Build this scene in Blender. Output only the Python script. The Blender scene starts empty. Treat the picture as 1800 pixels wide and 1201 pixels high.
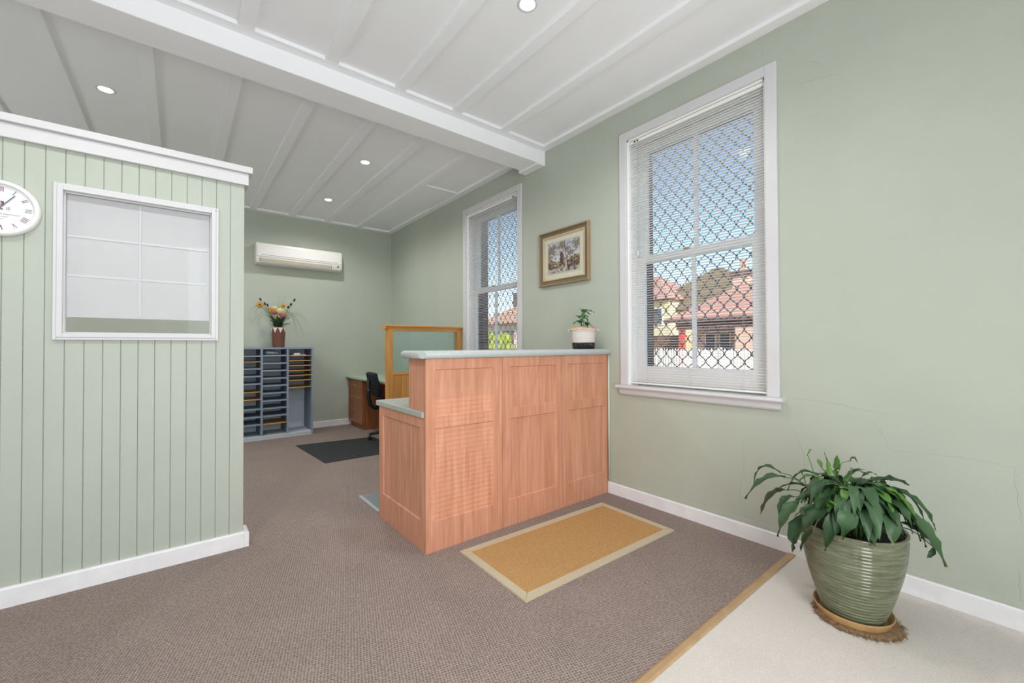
import bpy, bmesh, math, random
from mathutils import Vector, Matrix, noise

random.seed(7)
SC = bpy.context.scene
COL = SC.collection
PI = math.pi

# ------------------------------------------------------------------ camera
CAM_H = 1.23
yaw, pitch, roll = (math.radians(a) for a in (38.55, 0.668, -0.218))
F = Vector((math.sin(yaw) * math.cos(pitch), math.cos(yaw) * math.cos(pitch), math.sin(pitch)))
R = Vector((math.cos(yaw), -math.sin(yaw), 0))
U = R.cross(F)
R, U = R * math.cos(roll) + U * math.sin(roll), U * math.cos(roll) - R * math.sin(roll)
cam = bpy.data.objects.new('camera', bpy.data.cameras.new('camera'))
COL.objects.link(cam)
cam.data.sensor_width = 36
cam.data.sensor_fit = 'HORIZONTAL'
cam.data.lens = 735.4 / 1800 * 36
cam.data.clip_start = 0.02
cam.data.clip_end = 400
cam.matrix_world = Matrix(((R.x, U.x, -F.x, 0), (R.y, U.y, -F.y, 0), (R.z, U.z, -F.z, CAM_H), (0, 0, 0, 1)))
SC.camera = cam

# ------------------------------------------------------------------ exposure, sky, sun, daylight lamps
SC.view_settings.view_transform = 'Standard'
SC.view_settings.look = 'None'
SC.view_settings.gamma = 1
SC.view_settings.use_curve_mapping = False
SC.view_settings.exposure = 0.17
SC.cycles.max_bounces = 8
SC.cycles.transparent_max_bounces = 12

world = bpy.data.worlds.new('world')
SC.world = world
world.use_nodes = True
wn = world.node_tree
wn.nodes.clear()
sky = wn.nodes.new('ShaderNodeTexSky')
sky.sky_type = 'NISHITA'
sky.sun_disc = False
sky.sun_elevation = math.radians(24)
sky.sun_rotation = math.radians(210)
sky.air_density = 1.0
sky.dust_density = 0.8
sky.ozone_density = 1.5
bg = wn.nodes.new('ShaderNodeBackground')
bg.inputs['Strength'].default_value = 0.26
wo = wn.nodes.new('ShaderNodeOutputWorld')
wn.links.new(sky.outputs[0], bg.inputs[0])
wn.links.new(bg.outputs[0], wo.inputs[0])

SUN_DIR = Vector((0.45, 0.80, -0.40)).normalized()
sun = bpy.data.objects.new('sun', bpy.data.lights.new('sun', 'SUN'))
COL.objects.link(sun)
sun.data.energy = 5.0
sun.data.angle = math.radians(0.12)
sun.data.color = (1.0, 0.93, 0.82)
sun.rotation_euler = SUN_DIR.to_track_quat('-Z', 'Y').to_euler()

YF = -0.90            # wall behind the camera
# area lamps standing for daylight, in invented openings of the wall behind the camera: x0, x1, z0, z1, watts
OPENINGS = [(1.78, 2.58, 0.90, 2.60, 3), (0.05, 1.25, 0.05, 2.65, 63), (-2.30, -1.00, 0.80, 2.60, 24)]
for i, (a, b, c, d, w) in enumerate(OPENINGS):
    lo = bpy.data.objects.new('window_daylight', bpy.data.lights.new('window_daylight', 'AREA'))
    COL.objects.link(lo)
    lo.data.shape = 'RECTANGLE'
    lo.data.size = b - a - 0.1
    lo.data.size_y = d - c - 0.1
    lo.data.energy = w
    lo.data.color = (0.93, 0.97, 1.0)
    lo.location = ((a + b) / 2, YF - 0.03, (c + d) / 2)
    lo.rotation_euler = (math.radians(90), 0, 0)
LAMP_W = 38.0
LAMP_EMIT = 14.0
# added fill lamp at the plain side wall, brightens the far room
lo = bpy.data.objects.new('side_daylight', bpy.data.lights.new('side_daylight', 'AREA'))
COL.objects.link(lo)
lo.data.shape = 'RECTANGLE'
lo.data.size = 1.6
lo.data.size_y = 1.6
lo.data.energy = 30
lo.data.color = (0.93, 0.97, 1.0)
lo.location = (-3.28, 5.2, 1.9)
lo.rotation_euler = (math.radians(122), 0, math.radians(-90))   # tipped up to brighten the far ceiling

# ------------------------------------------------------------------ helpers
def lin(r, g, b):
    f = lambda c: (c / 255 / 12.92) if c / 255 <= 0.04045 else ((c / 255 + 0.055) / 1.055) ** 2.4
    return (f(r), f(g), f(b), 1)

MATS = {}
def node(nt, t, **kw):
    n = nt.nodes.new(t)
    for k, v in kw.items():
        if hasattr(n, k):
            setattr(n, k, v)
        else:
            n.inputs[k].default_value = v
    return n

def base_mat(name, col, rough=0.6, metal=0.0, spec=0.5):
    m = bpy.data.materials.new(name)
    m.use_nodes = True
    nt = m.node_tree
    p = nt.nodes['Principled BSDF']
    p.inputs['Base Color'].default_value = col
    p.inputs['Roughness'].default_value = rough
    p.inputs['Metallic'].default_value = metal
    p.inputs['Specular IOR Level'].default_value = spec
    MATS[name] = m
    return m, nt, p

def coords(nt, scale=(1, 1, 1), rot=(0, 0, 0), kind='Object'):
    tc = nt.nodes.new('ShaderNodeTexCoord')
    mp = nt.nodes.new('ShaderNodeMapping')
    mp.inputs['Scale'].default_value = scale
    mp.inputs['Rotation'].default_value = rot
    nt.links.new(tc.outputs[kind], mp.inputs['Vector'])
    return mp.outputs['Vector']

def ramp(nt, fac, stops):
    r = nt.nodes.new('ShaderNodeValToRGB')
    while len(r.color_ramp.elements) < len(stops):
        r.color_ramp.elements.new(0.5)
    for e, (p, c) in zip(r.color_ramp.elements, stops):
        e.position = p
        e.color = c
    nt.links.new(fac, r.inputs[0])
    return r.outputs[0]

def mixc(nt, fac, a, b, mode='MIX'):
    m = nt.nodes.new('ShaderNodeMix')
    m.data_type = 'RGBA'
    m.blend_type = mode
    for sock, v in ((m.inputs[0], fac), (m.inputs[6], a), (m.inputs[7], b)):
        if isinstance(v, (int, float, tuple)):
            sock.default_value = v
        else:
            nt.links.new(v, sock)
    return m.outputs[2]

def bump(nt, p, h, strength=0.2, dist=0.01):
    b = nt.nodes.new('ShaderNodeBump')
    b.inputs['Strength'].default_value = strength
    b.inputs['Distance'].default_value = dist
    nt.links.new(h, b.inputs['Height'])
    nt.links.new(b.outputs[0], p.inputs['Normal'])

def paint(name, col, rough=0.5, var=0.05, scale=3.0, bmp=0.05, spec=0.4):
    """painted surface: slight blotchy tone and fine relief"""
    m, nt, p = base_mat(name, col, rough, 0, spec)
    v = coords(nt)
    n = node(nt, 'ShaderNodeTexNoise', Scale=scale, Detail=4.0, Roughness=0.6)
    nt.links.new(v, n.inputs['Vector'])
    lo = tuple(c * (1 - var) for c in col[:3]) + (1,)
    hi = tuple(min(1, c * (1 + var)) for c in col[:3]) + (1,)
    nt.links.new(ramp(nt, n.outputs['Fac'], [(0.3, lo), (0.7, hi)]), p.inputs['Base Color'])
    n2 = node(nt, 'ShaderNodeTexNoise', Scale=scale * 40, Detail=3.0)
    nt.links.new(v, n2.inputs['Vector'])
    if bmp:
        bump(nt, p, n2.outputs['Fac'], bmp, 0.004)
    return m

def wood(name, dark, mid, light, rough=0.42, axis='Z', freq=46.0, scale=1.0, spec=0.4, fine=90.0):
    """straight and cathedral grain running along one axis"""
    m, nt, p = base_mat(name, mid, rough, 0, spec)
    s1 = [2.6 * scale] * 3
    s2 = [fine * scale] * 3
    k = 'XYZ'.index(axis)
    s1[k] = 0.34 * scale
    s2[k] = 2.2 * scale
    n1 = node(nt, 'ShaderNodeTexNoise', Scale=1.0, Detail=2.0, Roughness=0.45)
    nt.links.new(coords(nt, s1), n1.inputs['Vector'])
    mul = node(nt, 'ShaderNodeMath', operation='MULTIPLY')
    mul.inputs[1].default_value = freq
    nt.links.new(n1.outputs['Fac'], mul.inputs[0])
    sn = node(nt, 'ShaderNodeMath', operation='SINE')
    nt.links.new(mul.outputs[0], sn.inputs[0])
    n2 = node(nt, 'ShaderNodeTexNoise', Scale=1.0, Detail=5.0, Roughness=0.65)
    nt.links.new(coords(nt, s2), n2.inputs['Vector'])
    c1 = ramp(nt, n2.outputs['Fac'], [(0.30, dark), (0.50, mid), (0.72, light)])
    mr = node(nt, 'ShaderNodeMapRange')
    mr.inputs[1].default_value = 0.2
    mr.inputs[2].default_value = 1.0
    mr.inputs[4].default_value = 0.30
    nt.links.new(sn.outputs[0], mr.inputs[0])
    nt.links.new(mixc(nt, mr.outputs[0], c1, dark), p.inputs['Base Color'])
    bump(nt, p, n2.outputs['Fac'], 0.04, 0.002)
    return m

def thin_glass(name, tint, gloss=0.07, rough=0.02):
    m = bpy.data.materials.new(name)
    m.use_nodes = True
    nt = m.node_tree
    nt.nodes.clear()
    t = node(nt, 'ShaderNodeBsdfTransparent')
    t.inputs[0].default_value = tint
    g = node(nt, 'ShaderNodeBsdfGlossy')
    g.inputs['Roughness'].default_value = rough
    mx = node(nt, 'ShaderNodeMixShader')
    mx.inputs[0].default_value = gloss
    o = node(nt, 'ShaderNodeOutputMaterial')
    nt.links.new(t.outputs[0], mx.inputs[1])
    nt.links.new(g.outputs[0], mx.inputs[2])
    nt.links.new(mx.outputs[0], o.inputs[0])
    MATS[name] = m
    return m

# ---- geometry into a bmesh
def box(bm, x0, x1, y0, y1, z0, z1, bev=0.0, seg=1):
    mtx = Matrix.Translation(((x0 + x1) / 2, (y0 + y1) / 2, (z0 + z1) / 2)) @ Matrix.Diagonal((x1 - x0, y1 - y0, z1 - z0, 1))
    r = bmesh.ops.create_cube(bm, size=1, matrix=mtx)
    if bev:
        es = list({e for v in r['verts'] for e in v.link_edges})
        bmesh.ops.bevel(bm, geom=es, offset=bev, segments=seg, affect='EDGES', profile=0.5)

def bxm(*boxes, bev=0.0, seg=1):
    bm = bmesh.new()
    for b in boxes:
        box(bm, *b, bev=bev, seg=seg)
    return bm

def prism(bm, poly, axis, a0, a1):
    """extrude a 2-d outline along an axis; poly in the other two axes, in xyz order"""
    def P(u, v, a):
        return {'X': (a, u, v), 'Y': (u, a, v), 'Z': (u, v, a)}[axis]
    lo = [bm.verts.new(P(u, v, a0)) for u, v in poly]
    hi = [bm.verts.new(P(u, v, a1)) for u, v in poly]
    n = len(poly)
    bm.faces.new(lo)
    bm.faces.new(hi[::-1])
    for i in range(n):
        bm.faces.new((lo[i], hi[i], hi[(i + 1) % n], lo[(i + 1) % n]))
    bmesh.ops.recalc_face_normals(bm, faces=bm.faces)

def lathe(bm, prof, n=32, c=(0, 0, 0), cap=True):
    rings = []
    for r, z in prof:
        rings.append([bm.verts.new((c[0] + r * math.cos(2 * PI * i / n), c[1] + r * math.sin(2 * PI * i / n), c[2] + z)) for i in range(n)])
    for a, b in zip(rings, rings[1:]):
        for i in range(n):
            f = bm.faces.new((a[i], a[(i + 1) % n], b[(i + 1) % n], b[i]))
            f.smooth = True
    if cap:
        bm.faces.new(rings[0][::-1])
        bm.faces.new(rings[-1])

def tube(bm, pts, r, n=8, cap=True):
    pts = [Vector(p) for p in pts]
    rs = r if isinstance(r, (list, tuple)) else [r] * len(pts)
    rings = []
    ref = None
    for i, p in enumerate(pts):
        t = (pts[min(i + 1, len(pts) - 1)] - pts[max(i - 1, 0)]).normalized()
        if ref is None:
            ref = Vector((0, 0, 1)) if abs(t.z) < 0.9 else Vector((1, 0, 0))
        a = (ref - t * ref.dot(t)).normalized()
        b = t.cross(a)
        ref = a
        rings.append([bm.verts.new(p + (a * math.cos(2 * PI * k / n) + b * math.sin(2 * PI * k / n)) * rs[i]) for k in range(n)])
    for a, b in zip(rings, rings[1:]):
        for i in range(n):
            f = bm.faces.new((a[i], a[(i + 1) % n], b[(i + 1) % n], b[i]))
            f.smooth = True
    if cap and n > 2:
        bm.faces.new(rings[0][::-1])
        bm.faces.new(rings[-1])

def blob(bm, c, r, sub=2, jit=0.0, seed=0.0):
    rr = r if isinstance(r, (tuple, list)) else (r, r, r)
    v = bmesh.ops.create_icosphere(bm, subdivisions=sub, radius=1)['verts']
    for q in v:
        k = 1 + jit * noise.noise(q.co * 2.2 + Vector((seed, seed * 1.7, 3.1)))
        q.co = Vector((c[0] + q.co.x * rr[0] * k, c[1] + q.co.y * rr[1] * k, c[2] + q.co.z * rr[2] * k))
    for f in {f for q in v for f in q.link_faces}:
        f.smooth = True

def bez(p0, p1, p2, n):
    """curve through three points"""
    p0, p1, p2 = Vector(p0), Vector(p1), Vector(p2)
    c = p1 * 2 - (p0 + p2) / 2
    return [p0 * (1 - t) ** 2 + c * 2 * t * (1 - t) + p2 * t * t for t in (i / n for i in range(n + 1))]

# ---- objects
WL = {}                                   # world position of each object's origin
def link(o, parent=None, wl=None):
    COL.objects.link(o)
    if parent is not None:
        o.parent = parent
    WL[o.name] = wl if wl is not None else Vector((0, 0, 0))
    return o

def tag(o, label=None, cat=None, group=None, kind=None):
    for k, v in (('label', label), ('category', cat), ('group', group), ('kind', kind)):
        if v:
            o[k] = v
    return o

def thing(name, loc, label, cat, group=None, kind=None, rotz=0.0):
    o = bpy.data.objects.new(name, None)
    o.empty_display_size = 0.05
    link(o, None, Vector(loc))
    o.location = loc
    o.rotation_euler = (0, 0, rotz)
    return tag(o, label, cat, group, kind)

def obj(name, bm, mat, parent=None, local=False, label=None, smooth=False, kind=None):
    """one mesh object. With a parent, world coordinates are moved into the parent's frame unless local."""
    wl = WL[parent.name] if parent is not None else Vector((0, 0, 0))
    if parent is not None and not local:
        bmesh.ops.translate(bm, verts=bm.verts, vec=-wl)
    if smooth:
        for f in bm.faces:
            f.smooth = True
    me = bpy.data.meshes.new(name)
    bm.to_mesh(me)
    bm.free()
    me.materials.append(MATS[mat] if isinstance(mat, str) else mat)
    o = bpy.data.objects.new(name, me)
    link(o, parent, wl)
    if label:
        o['label'] = label
    if kind:
        o['kind'] = kind
    return o

def solo(name, bm, mat, loc, label, cat, group=None, kind=None, smooth=False):
    """a thing that is one mesh, its origin at loc"""
    bmesh.ops.translate(bm, verts=bm.verts, vec=-Vector(loc))
    o = obj(name, bm, mat, smooth=smooth)
    o.location = loc
    WL[o.name] = Vector(loc)
    return tag(o, label, cat, group, kind)

def again(src, parent, loc=(0, 0, 0), rot=None):
    """a copy that shares mesh data"""
    o = src.copy()
    COL.objects.link(o)
    o.parent = parent
    o.location = loc
    if rot:
        o.rotation_euler = rot
    WL[o.name] = WL[src.name]
    return o

def shaker(u0, u1, v0, v1, fields, thick, depth=0.009, slope=0.008):
    """slab in u,v with routed recessed fields; front at w = 0, body towards +w"""
    us = sorted({u0, u1, *[c for f in fields for c in f[:2]]})
    vs = sorted({v0, v1, *[c for f in fields for c in f[2:]]})
    bm = bmesh.new()
    g = [[bm.verts.new((u, 0, v)) for v in vs] for u in us]
    fl = []
    for i in range(len(us) - 1):
        for j in range(len(vs) - 1):
            f = bm.faces.new((g[i][j], g[i + 1][j], g[i + 1][j + 1], g[i][j + 1]))
            cu, cv = (us[i] + us[i + 1]) / 2, (vs[j] + vs[j + 1]) / 2
            if any(a < cu < b and c < cv < d for a, b, c, d in fields):
                fl.append(f)
    bmesh.ops.recalc_face_normals(bm, faces=bm.faces)
    if bm.faces[:][0].normal.y > 0:
        bmesh.ops.reverse_faces(bm, faces=bm.faces[:])
    if fl:
        bmesh.ops.inset_individual(bm, faces=fl, thickness=slope, depth=-depth)
    box(bm, u0, u1, depth + 0.001, thick, v0, v1)
    e = 0.0005
    for (a, b, c, d) in ((u0, u0 + e, v0, v1), (u1 - e, u1, v0, v1), (u0, u1, v0, v0 + e), (u0, u1, v1 - e, v1)):
        box(bm, a, b, 0, depth + 0.002, c, d)
    return bm

def rotbm(bm, rz, loc=(0, 0, 0)):
    bmesh.ops.transform(bm, matrix=Matrix.Translation(loc) @ Matrix.Rotation(rz, 4, 'Z'), verts=bm.verts)
    return bm

# ------------------------------------------------------------------ materials
paint('wall_green', lin(182, 188, 175), 0.55, 0.035, 1.6, 0.06)
paint('board_green', lin(182, 188, 177), 0.50, 0.03, 2.2, 0.04)
paint('white_paint', lin(238, 238, 238), 0.40, 0.02, 3.0, 0.03)
paint('ceiling_white', lin(245, 245, 248), 0.60, 0.015, 1.2, 0.04)
paint('skirting_white', lin(238, 237, 240), 0.45, 0.05, 9.0, 0.05)
paint('sash_white', lin(250, 250, 251), 0.40, 0.02, 3.0, 0.02)
paint('trim_white', lin(213, 212, 215), 0.40, 0.02, 3.0, 0.02)
paint('outer_brick', lin(128, 106, 92), 0.9, 0.2, 9.0, 0.3)
wood('cherry', lin(192, 130, 101), lin(211, 150, 121), lin(221, 164, 137), freq=70.0, fine=42.0)
wood('cherry_dark', lin(126, 76, 42), lin(156, 98, 60), lin(172, 114, 74))
wood('pine', lin(190, 128, 62), lin(218, 160, 88), lin(228, 176, 106), axis='Z', freq=30)
wood('pine_x', lin(196, 134, 70), lin(222, 164, 94), lin(232, 180, 112), axis='X', freq=30)
wood('shelf_timber', lin(178, 130, 66), lin(206, 156, 88), lin(220, 174, 108), axis='X', freq=20)
paint('worktop', lin(176, 182, 174), 0.35, 0.05, 60.0, 0.02)
paint('ledge_laminate', lin(182, 187, 186), 0.35, 0.06, 90.0, 0.02)
paint('desk_laminate', lin(176, 192, 172), 0.4, 0.05, 60.0, 0.02)
paint('cabinet_blue', lin(134, 149, 167), 0.5, 0.04, 4.0, 0.03)
paint('cabinet_grey', lin(196, 206, 214), 0.55, 0.04, 4.0, 0.03)
paint('kick_grey', lin(196, 204, 206), 0.5, 0.04, 4.0, 0.03)
paint('aircon_white', lin(232, 230, 226), 0.35, 0.01, 2.0, 0.0)
paint('aircon_beige', lin(205, 196, 178), 0.45, 0.01, 2.0, 0.0)
paint('black_plastic', lin(28, 30, 34), 0.45, 0.1, 6.0, 0.03)
paint('black_fabric', lin(30, 33, 40), 0.85, 0.15, 30.0, 0.2)
paint('dark_line', lin(40, 38, 36), 0.6, 0.1, 6.0, 0.0)
paint('slat_white', lin(246, 245, 242), 0.42, 0.01, 3.0, 0.0)
paint('cord_white', lin(225, 225, 225), 0.6, 0.02, 3.0, 0.0)
paint('grille_steel', lin(100, 100, 106), 0.5, 0.1, 8.0, 0.0)
m = paint('paper', lin(217, 215, 218), 0.75, 0.012, 5.0, 0.03)
nt = m.node_tree                       # office paper lets a little light through
tr = nt.nodes.new('ShaderNodeBsdfTransparent')
mx = nt.nodes.new('ShaderNodeMixShader')
mx.inputs[0].default_value = 0.24
nt.links.new(nt.nodes['Principled BSDF'].outputs[0], mx.inputs[1])
nt.links.new(tr.outputs[0], mx.inputs[2])
nt.links.new(mx.outputs[0], nt.nodes['Material Output'].inputs['Surface'])
paint('paper_tape', lin(214, 213, 216), 0.5, 0.01, 5.0, 0.0)
paint('card_white', lin(236, 236, 236), 0.7, 0.012, 5.0, 0.0)
paint('clock_white', lin(240, 240, 238), 0.3, 0.01, 3.0, 0.0)
paint('clock_face', lin(236, 236, 242), 0.35, 0.01, 3.0, 0.0)
paint('ink_burgundy', lin(122, 62, 78), 0.6, 0.02, 3.0, 0.0)
paint('ink_grey', lin(128, 132, 142), 0.6, 0.02, 3.0, 0.0)
paint('hand_grey', lin(104, 116, 124), 0.4, 0.02, 3.0, 0.0)
paint('crack', lin(166, 173, 158), 0.8, 0.05, 9.0, 0.0)
paint('conduit_paint', lin(206, 216, 200), 0.4, 0.02, 3.0, 0.0)
paint('soil', lin(52, 42, 34), 0.95, 0.3, 40.0, 0.4)
paint('chair_mat', lin(50, 54, 55), 0.8, 0.15, 14.0, 0.3)
paint('grey_mat', lin(140, 148, 156), 0.35, 0.05, 8.0, 0.05)
paint('mat_edge', lin(186, 196, 198), 0.35, 0.05, 8.0, 0.02)
paint('vase_clay', lin(114, 72, 56), 0.6, 0.16, 9.0, 0.2)
paint('vase_white', lin(226, 214, 206), 0.7, 0.05, 9.0, 0.0)
paint('stem_green', lin(84, 112, 66), 0.6, 0.15, 9.0, 0.0)
paint('grass_grey', lin(118, 140, 112), 0.7, 0.1, 9.0, 0.0)
paint('foliage_dark', lin(46, 68, 44), 0.6, 0.2, 20.0, 0.0)
paint('petal_orange', lin(200, 150, 56), 0.6, 0.15, 30.0, 0.0)
paint('petal_yellow', lin(212, 198, 74), 0.6, 0.12, 30.0, 0.0)
paint('petal_pink', lin(176, 92, 106), 0.6, 0.15, 60.0, 0.2)
paint('petal_cream', lin(208, 204, 150), 0.65, 0.14, 60.0, 0.3)
paint('bud_dark', lin(62, 36, 44), 0.7, 0.1, 30.0, 0.0)
paint('spike_dark', lin(34, 34, 50), 0.7, 0.1, 30.0, 0.0)
paint('basket_black', lin(30, 32, 38), 0.8, 0.25, 70.0, 0.3)
paint('basket_fleck', lin(190, 160, 100), 0.7, 0.1, 10.0, 0.0)
paint('burlap', lin(214, 176, 128), 0.95, 0.18, 60.0, 0.5)
paint('saucer_clay', lin(176, 140, 92), 0.5, 0.2, 16.0, 0.1)
paint('coir', lin(146, 118, 88), 1.0, 0.3, 60.0, 0.6)
paint('frame_tan', lin(160, 132, 102), 0.42, 0.1, 9.0, 0.05)
paint('frame_shade_brown', lin(122, 106, 82), 0.45, 0.1, 9.0, 0.05)  # cove's brown, set darker for the shade on its slopes
paint('frame_gilt', lin(192, 180, 140), 0.32, 0.08, 9.0, 0.03)
paint('picture_mat', lin(206, 202, 190), 0.85, 0.04, 40.0, 0.1)
paint('strip_timber', lin(176, 146, 110), 0.5, 0.12, 12.0, 0.05)
base_mat('chrome', lin(200, 200, 204), 0.2, 1.0)
base_mat('brass_dull', lin(176, 160, 120), 0.3, 1.0)

# carpet: small looped cells with worn patches
def carpet(name, c_dark, c_mid, c_light, cell, rot, stain, bstr=0.5):
    m, nt, p = base_mat(name, c_mid, 0.95, 0, 0.1)
    v = coords(nt, (1, 1, 1), (0, 0, rot))
    vo = node(nt, 'ShaderNodeTexVoronoi', Scale=1 / cell, Randomness=0.25)
    nt.links.new(v, vo.inputs['Vector'])
    c1 = ramp(nt, vo.outputs['Distance'], [(0.10, c_dark), (0.34, c_mid), (0.62, c_light)])
    n = node(nt, 'ShaderNodeTexNoise', Scale=1.7, Detail=5.0, Roughness=0.65)
    nt.links.new(v, n.inputs['Vector'])
    f = ramp(nt, n.outputs['Fac'], [(0.35, (stain, stain, stain, 1)), (0.62, (1, 1, 1, 1))])
    n2 = node(nt, 'ShaderNodeTexNoise', Scale=420.0, Detail=2.0)
    nt.links.new(v, n2.inputs['Vector'])
    f2 = ramp(nt, n2.outputs['Fac'], [(0.3, (0.8, 0.8, 0.8, 1)), (0.7, (1.12, 1.12, 1.12, 1))])
    nt.links.new(mixc(nt, 1.0, mixc(nt, 1.0, c1, f, 'MULTIPLY'), f2, 'MULTIPLY'), p.inputs['Base Color'])
    bump(nt, p, vo.outputs['Distance'], bstr, 0.004)
    return m
carpet('carpet_brown', lin(104, 91, 87), lin(144, 129, 123), lin(172, 157, 148), 0.0118, 0.3, 0.90)
carpet('carpet_cream', lin(196, 188, 180), lin(212, 205, 198), lin(222, 216, 210), 0.005, 0.1, 0.93, 0.3)

# jute: ribbed rows
m, nt, p = base_mat('jute', lin(186, 136, 78), 0.95, 0, 0.1)
v = coords(nt)
w = node(nt, 'ShaderNodeTexWave', Scale=38.0, Distortion=1.2)
w.bands_direction = 'Y'
w.inputs['Detail'].default_value = 2.0
w.inputs['Detail Scale'].default_value = 6.0
nt.links.new(v, w.inputs['Vector'])
nz = node(nt, 'ShaderNodeTexNoise', Scale=160.0, Detail=3.0)
nt.links.new(v, nz.inputs['Vector'])
c1 = ramp(nt, w.outputs['Fac'], [(0.1, lin(172, 130, 82)), (0.5, lin(202, 158, 105)), (0.9, lin(222, 180, 126))])
c2 = ramp(nt, nz.outputs['Fac'], [(0.3, (0.75, 0.75, 0.72, 1)), (0.7, (1.15, 1.15, 1.15, 1))])
nt.links.new(mixc(nt, 1.0, c1, c2, 'MULTIPLY'), p.inputs['Base Color'])
bump(nt, p, w.outputs['Fac'], 0.6, 0.004)
paint('jute_border', lin(200, 186, 160), 0.9, 0.06, 120.0, 0.3)

# glazed pot: streaky green over brown
m, nt, p = base_mat('glaze', lin(108, 112, 88), 0.13, 0, 0.6)
nz = node(nt, 'ShaderNodeTexNoise', Scale=1.0, Detail=5.0, Roughness=0.7)
nt.links.new(coords(nt, (9, 9, 70)), nz.inputs['Vector'])
nt.links.new(ramp(nt, nz.outputs['Fac'], [(0.3, lin(86, 84, 62)), (0.5, lin(108, 112, 88)), (0.72, lin(128, 136, 112))]), p.inputs['Base Color'])

# rope basket weave
m, nt, p = base_mat('basket_white', lin(226, 216, 210), 0.9, 0, 0.1)
w = node(nt, 'ShaderNodeTexWave', Scale=26.0, Distortion=0.4)
w.bands_direction = 'Z'
nt.links.new(coords(nt), w.inputs['Vector'])
nt.links.new(ramp(nt, w.outputs['Fac'], [(0.0, lin(206, 194, 188)), (0.5, lin(230, 221, 215))]), p.inputs['Base Color'])
bump(nt, p, w.outputs['Fac'], 0.5, 0.004)

# leaves
def leaf_mat(name, a, b, rough=0.42):
    m, nt, p = base_mat(name, a, rough, 0, 0.35)
    oi = node(nt, 'ShaderNodeObjectInfo')
    nz = node(nt, 'ShaderNodeTexNoise', Scale=14.0, Detail=3.0)
    nt.links.new(coords(nt), nz.inputs['Vector'])
    add = node(nt, 'ShaderNodeMath', operation='ADD')
    nt.links.new(oi.outputs['Random'], add.inputs[0])
    nt.links.new(nz.outputs['Fac'], add.inputs[1])
    nt.links.new(ramp(nt, add.outputs[0], [(0.35, a), (1.25, b)]), p.inputs['Base Color'])
    return m
leaf_mat('leaf_dark', lin(36, 60, 36), lin(62, 92, 58))
leaf_mat('leaf_bright', lin(60, 100, 44), lin(96, 134, 64))
leaf_mat('leaf_brown', lin(78, 62, 46), lin(72, 84, 56), 0.6)
leaf_mat('leaf_small', lin(52, 98, 44), lin(84, 132, 66))
paint('leaf_tip', lin(168, 136, 62), 0.6, 0.2, 20, 0.0)

thin_glass('pane_clear', (0.95, 0.97, 0.98, 1), 0.004)
thin_glass('pane_blue', (0.985, 0.99, 0.995, 1), 0.004)
thin_glass('sun_dimmer_glass', (0.34, 0.33, 0.32, 1), 0.04)  # for the pane added to dim the sun stripes
# textured screen glass
m, nt, p = base_mat('rain_glass', lin(222, 242, 238), 0.10, 0, 0.5)
p.inputs['Transmission Weight'].default_value = 0.92
p.inputs['IOR'].default_value = 1.30
nz = node(nt, 'ShaderNodeTexNoise', Scale=1.0, Detail=3.0)
nt.links.new(coords(nt, (110, 110, 14)), nz.inputs['Vector'])
bump(nt, p, nz.outputs['Fac'], 0.55, 0.010)
# lamp diffuser
m, nt, p = base_mat('lamp_glow', (1, 1, 1, 1), 0.5)
p.inputs['Emission Color'].default_value = (1, 0.98, 0.95, 1)
p.inputs['Emission Strength'].default_value = LAMP_EMIT
# painted picture: colours come from the mesh's own colour attribute
m, nt, p = base_mat('canvas_paint', (1, 1, 1, 1), 0.55)
at = node(nt, 'ShaderNodeAttribute')
at.attribute_name = 'Col'
nz = node(nt, 'ShaderNodeTexNoise', Scale=160.0, Detail=3.0)
nt.links.new(coords(nt), nz.inputs['Vector'])
nt.links.new(mixc(nt, 1.0, at.outputs['Color'], ramp(nt, nz.outputs['Fac'], [(0.3, (0.75, 0.75, 0.75, 1)), (0.7, (1.15, 1.15, 1.15, 1))]), 'MULTIPLY'), p.inputs['Base Color'])

# outdoors
def tiles(name, a, b, scale):
    m, nt, p = base_mat(name, a, 0.85, 0, 0.2)
    w = node(nt, 'ShaderNodeTexWave', Scale=scale, Distortion=0.6)
    w.bands_direction = 'Z'
    nt.links.new(coords(nt), w.inputs['Vector'])
    nt.links.new(ramp(nt, w.outputs['Fac'], [(0.2, a), (0.8, b)]), p.inputs['Base Color'])
    return m
tiles('roof_red', lin(190, 140, 124), lin(212, 166, 150), 1.6)
tiles('roof_orange', lin(206, 158, 132), lin(226, 182, 156), 1.6)
tiles('roof_brown', lin(120, 104, 82), lin(146, 128, 100), 1.6)
paint('render_cream', lin(236, 218, 176), 0.9, 0.06, 2.0, 0.0)
paint('brick_salmon', lin(222, 184, 166), 0.9, 0.1, 3.0, 0.0)
paint('render_pale', lin(226, 216, 206), 0.9, 0.05, 3.0, 0.0)
paint('trim_shade_brown', lin(112, 90, 84), 0.7, 0.1, 3.0, 0.0)  # grey-brown of the verandah's shade, also used on trim and chimneys
paint('post_red', lin(196, 84, 78), 0.6, 0.1, 3.0, 0.0)
paint('fence_white', lin(240, 236, 230), 0.7, 0.03, 3.0, 0.0)
paint('fence_dark', lin(62, 74, 80), 0.7, 0.1, 3.0, 0.0)
paint('fence_brown', lin(128, 96, 70), 0.8, 0.15, 3.0, 0.0)
paint('window_dark', lin(96, 100, 104), 0.3, 0.1, 3.0, 0.0)
paint('bush_leaf', lin(150, 160, 70), 0.8, 0.3, 8.0, 0.0)
paint('ground', lin(150, 146, 132), 0.95, 0.2, 0.6, 0.0)

# ------------------------------------------------------------------ the room shell
W, YB, XL = 2.84, 6.87, -3.30          # right wall, back wall, left wall faces
ZB, ZC = 3.16, 3.185                    # batten face, ceiling panel face

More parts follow.
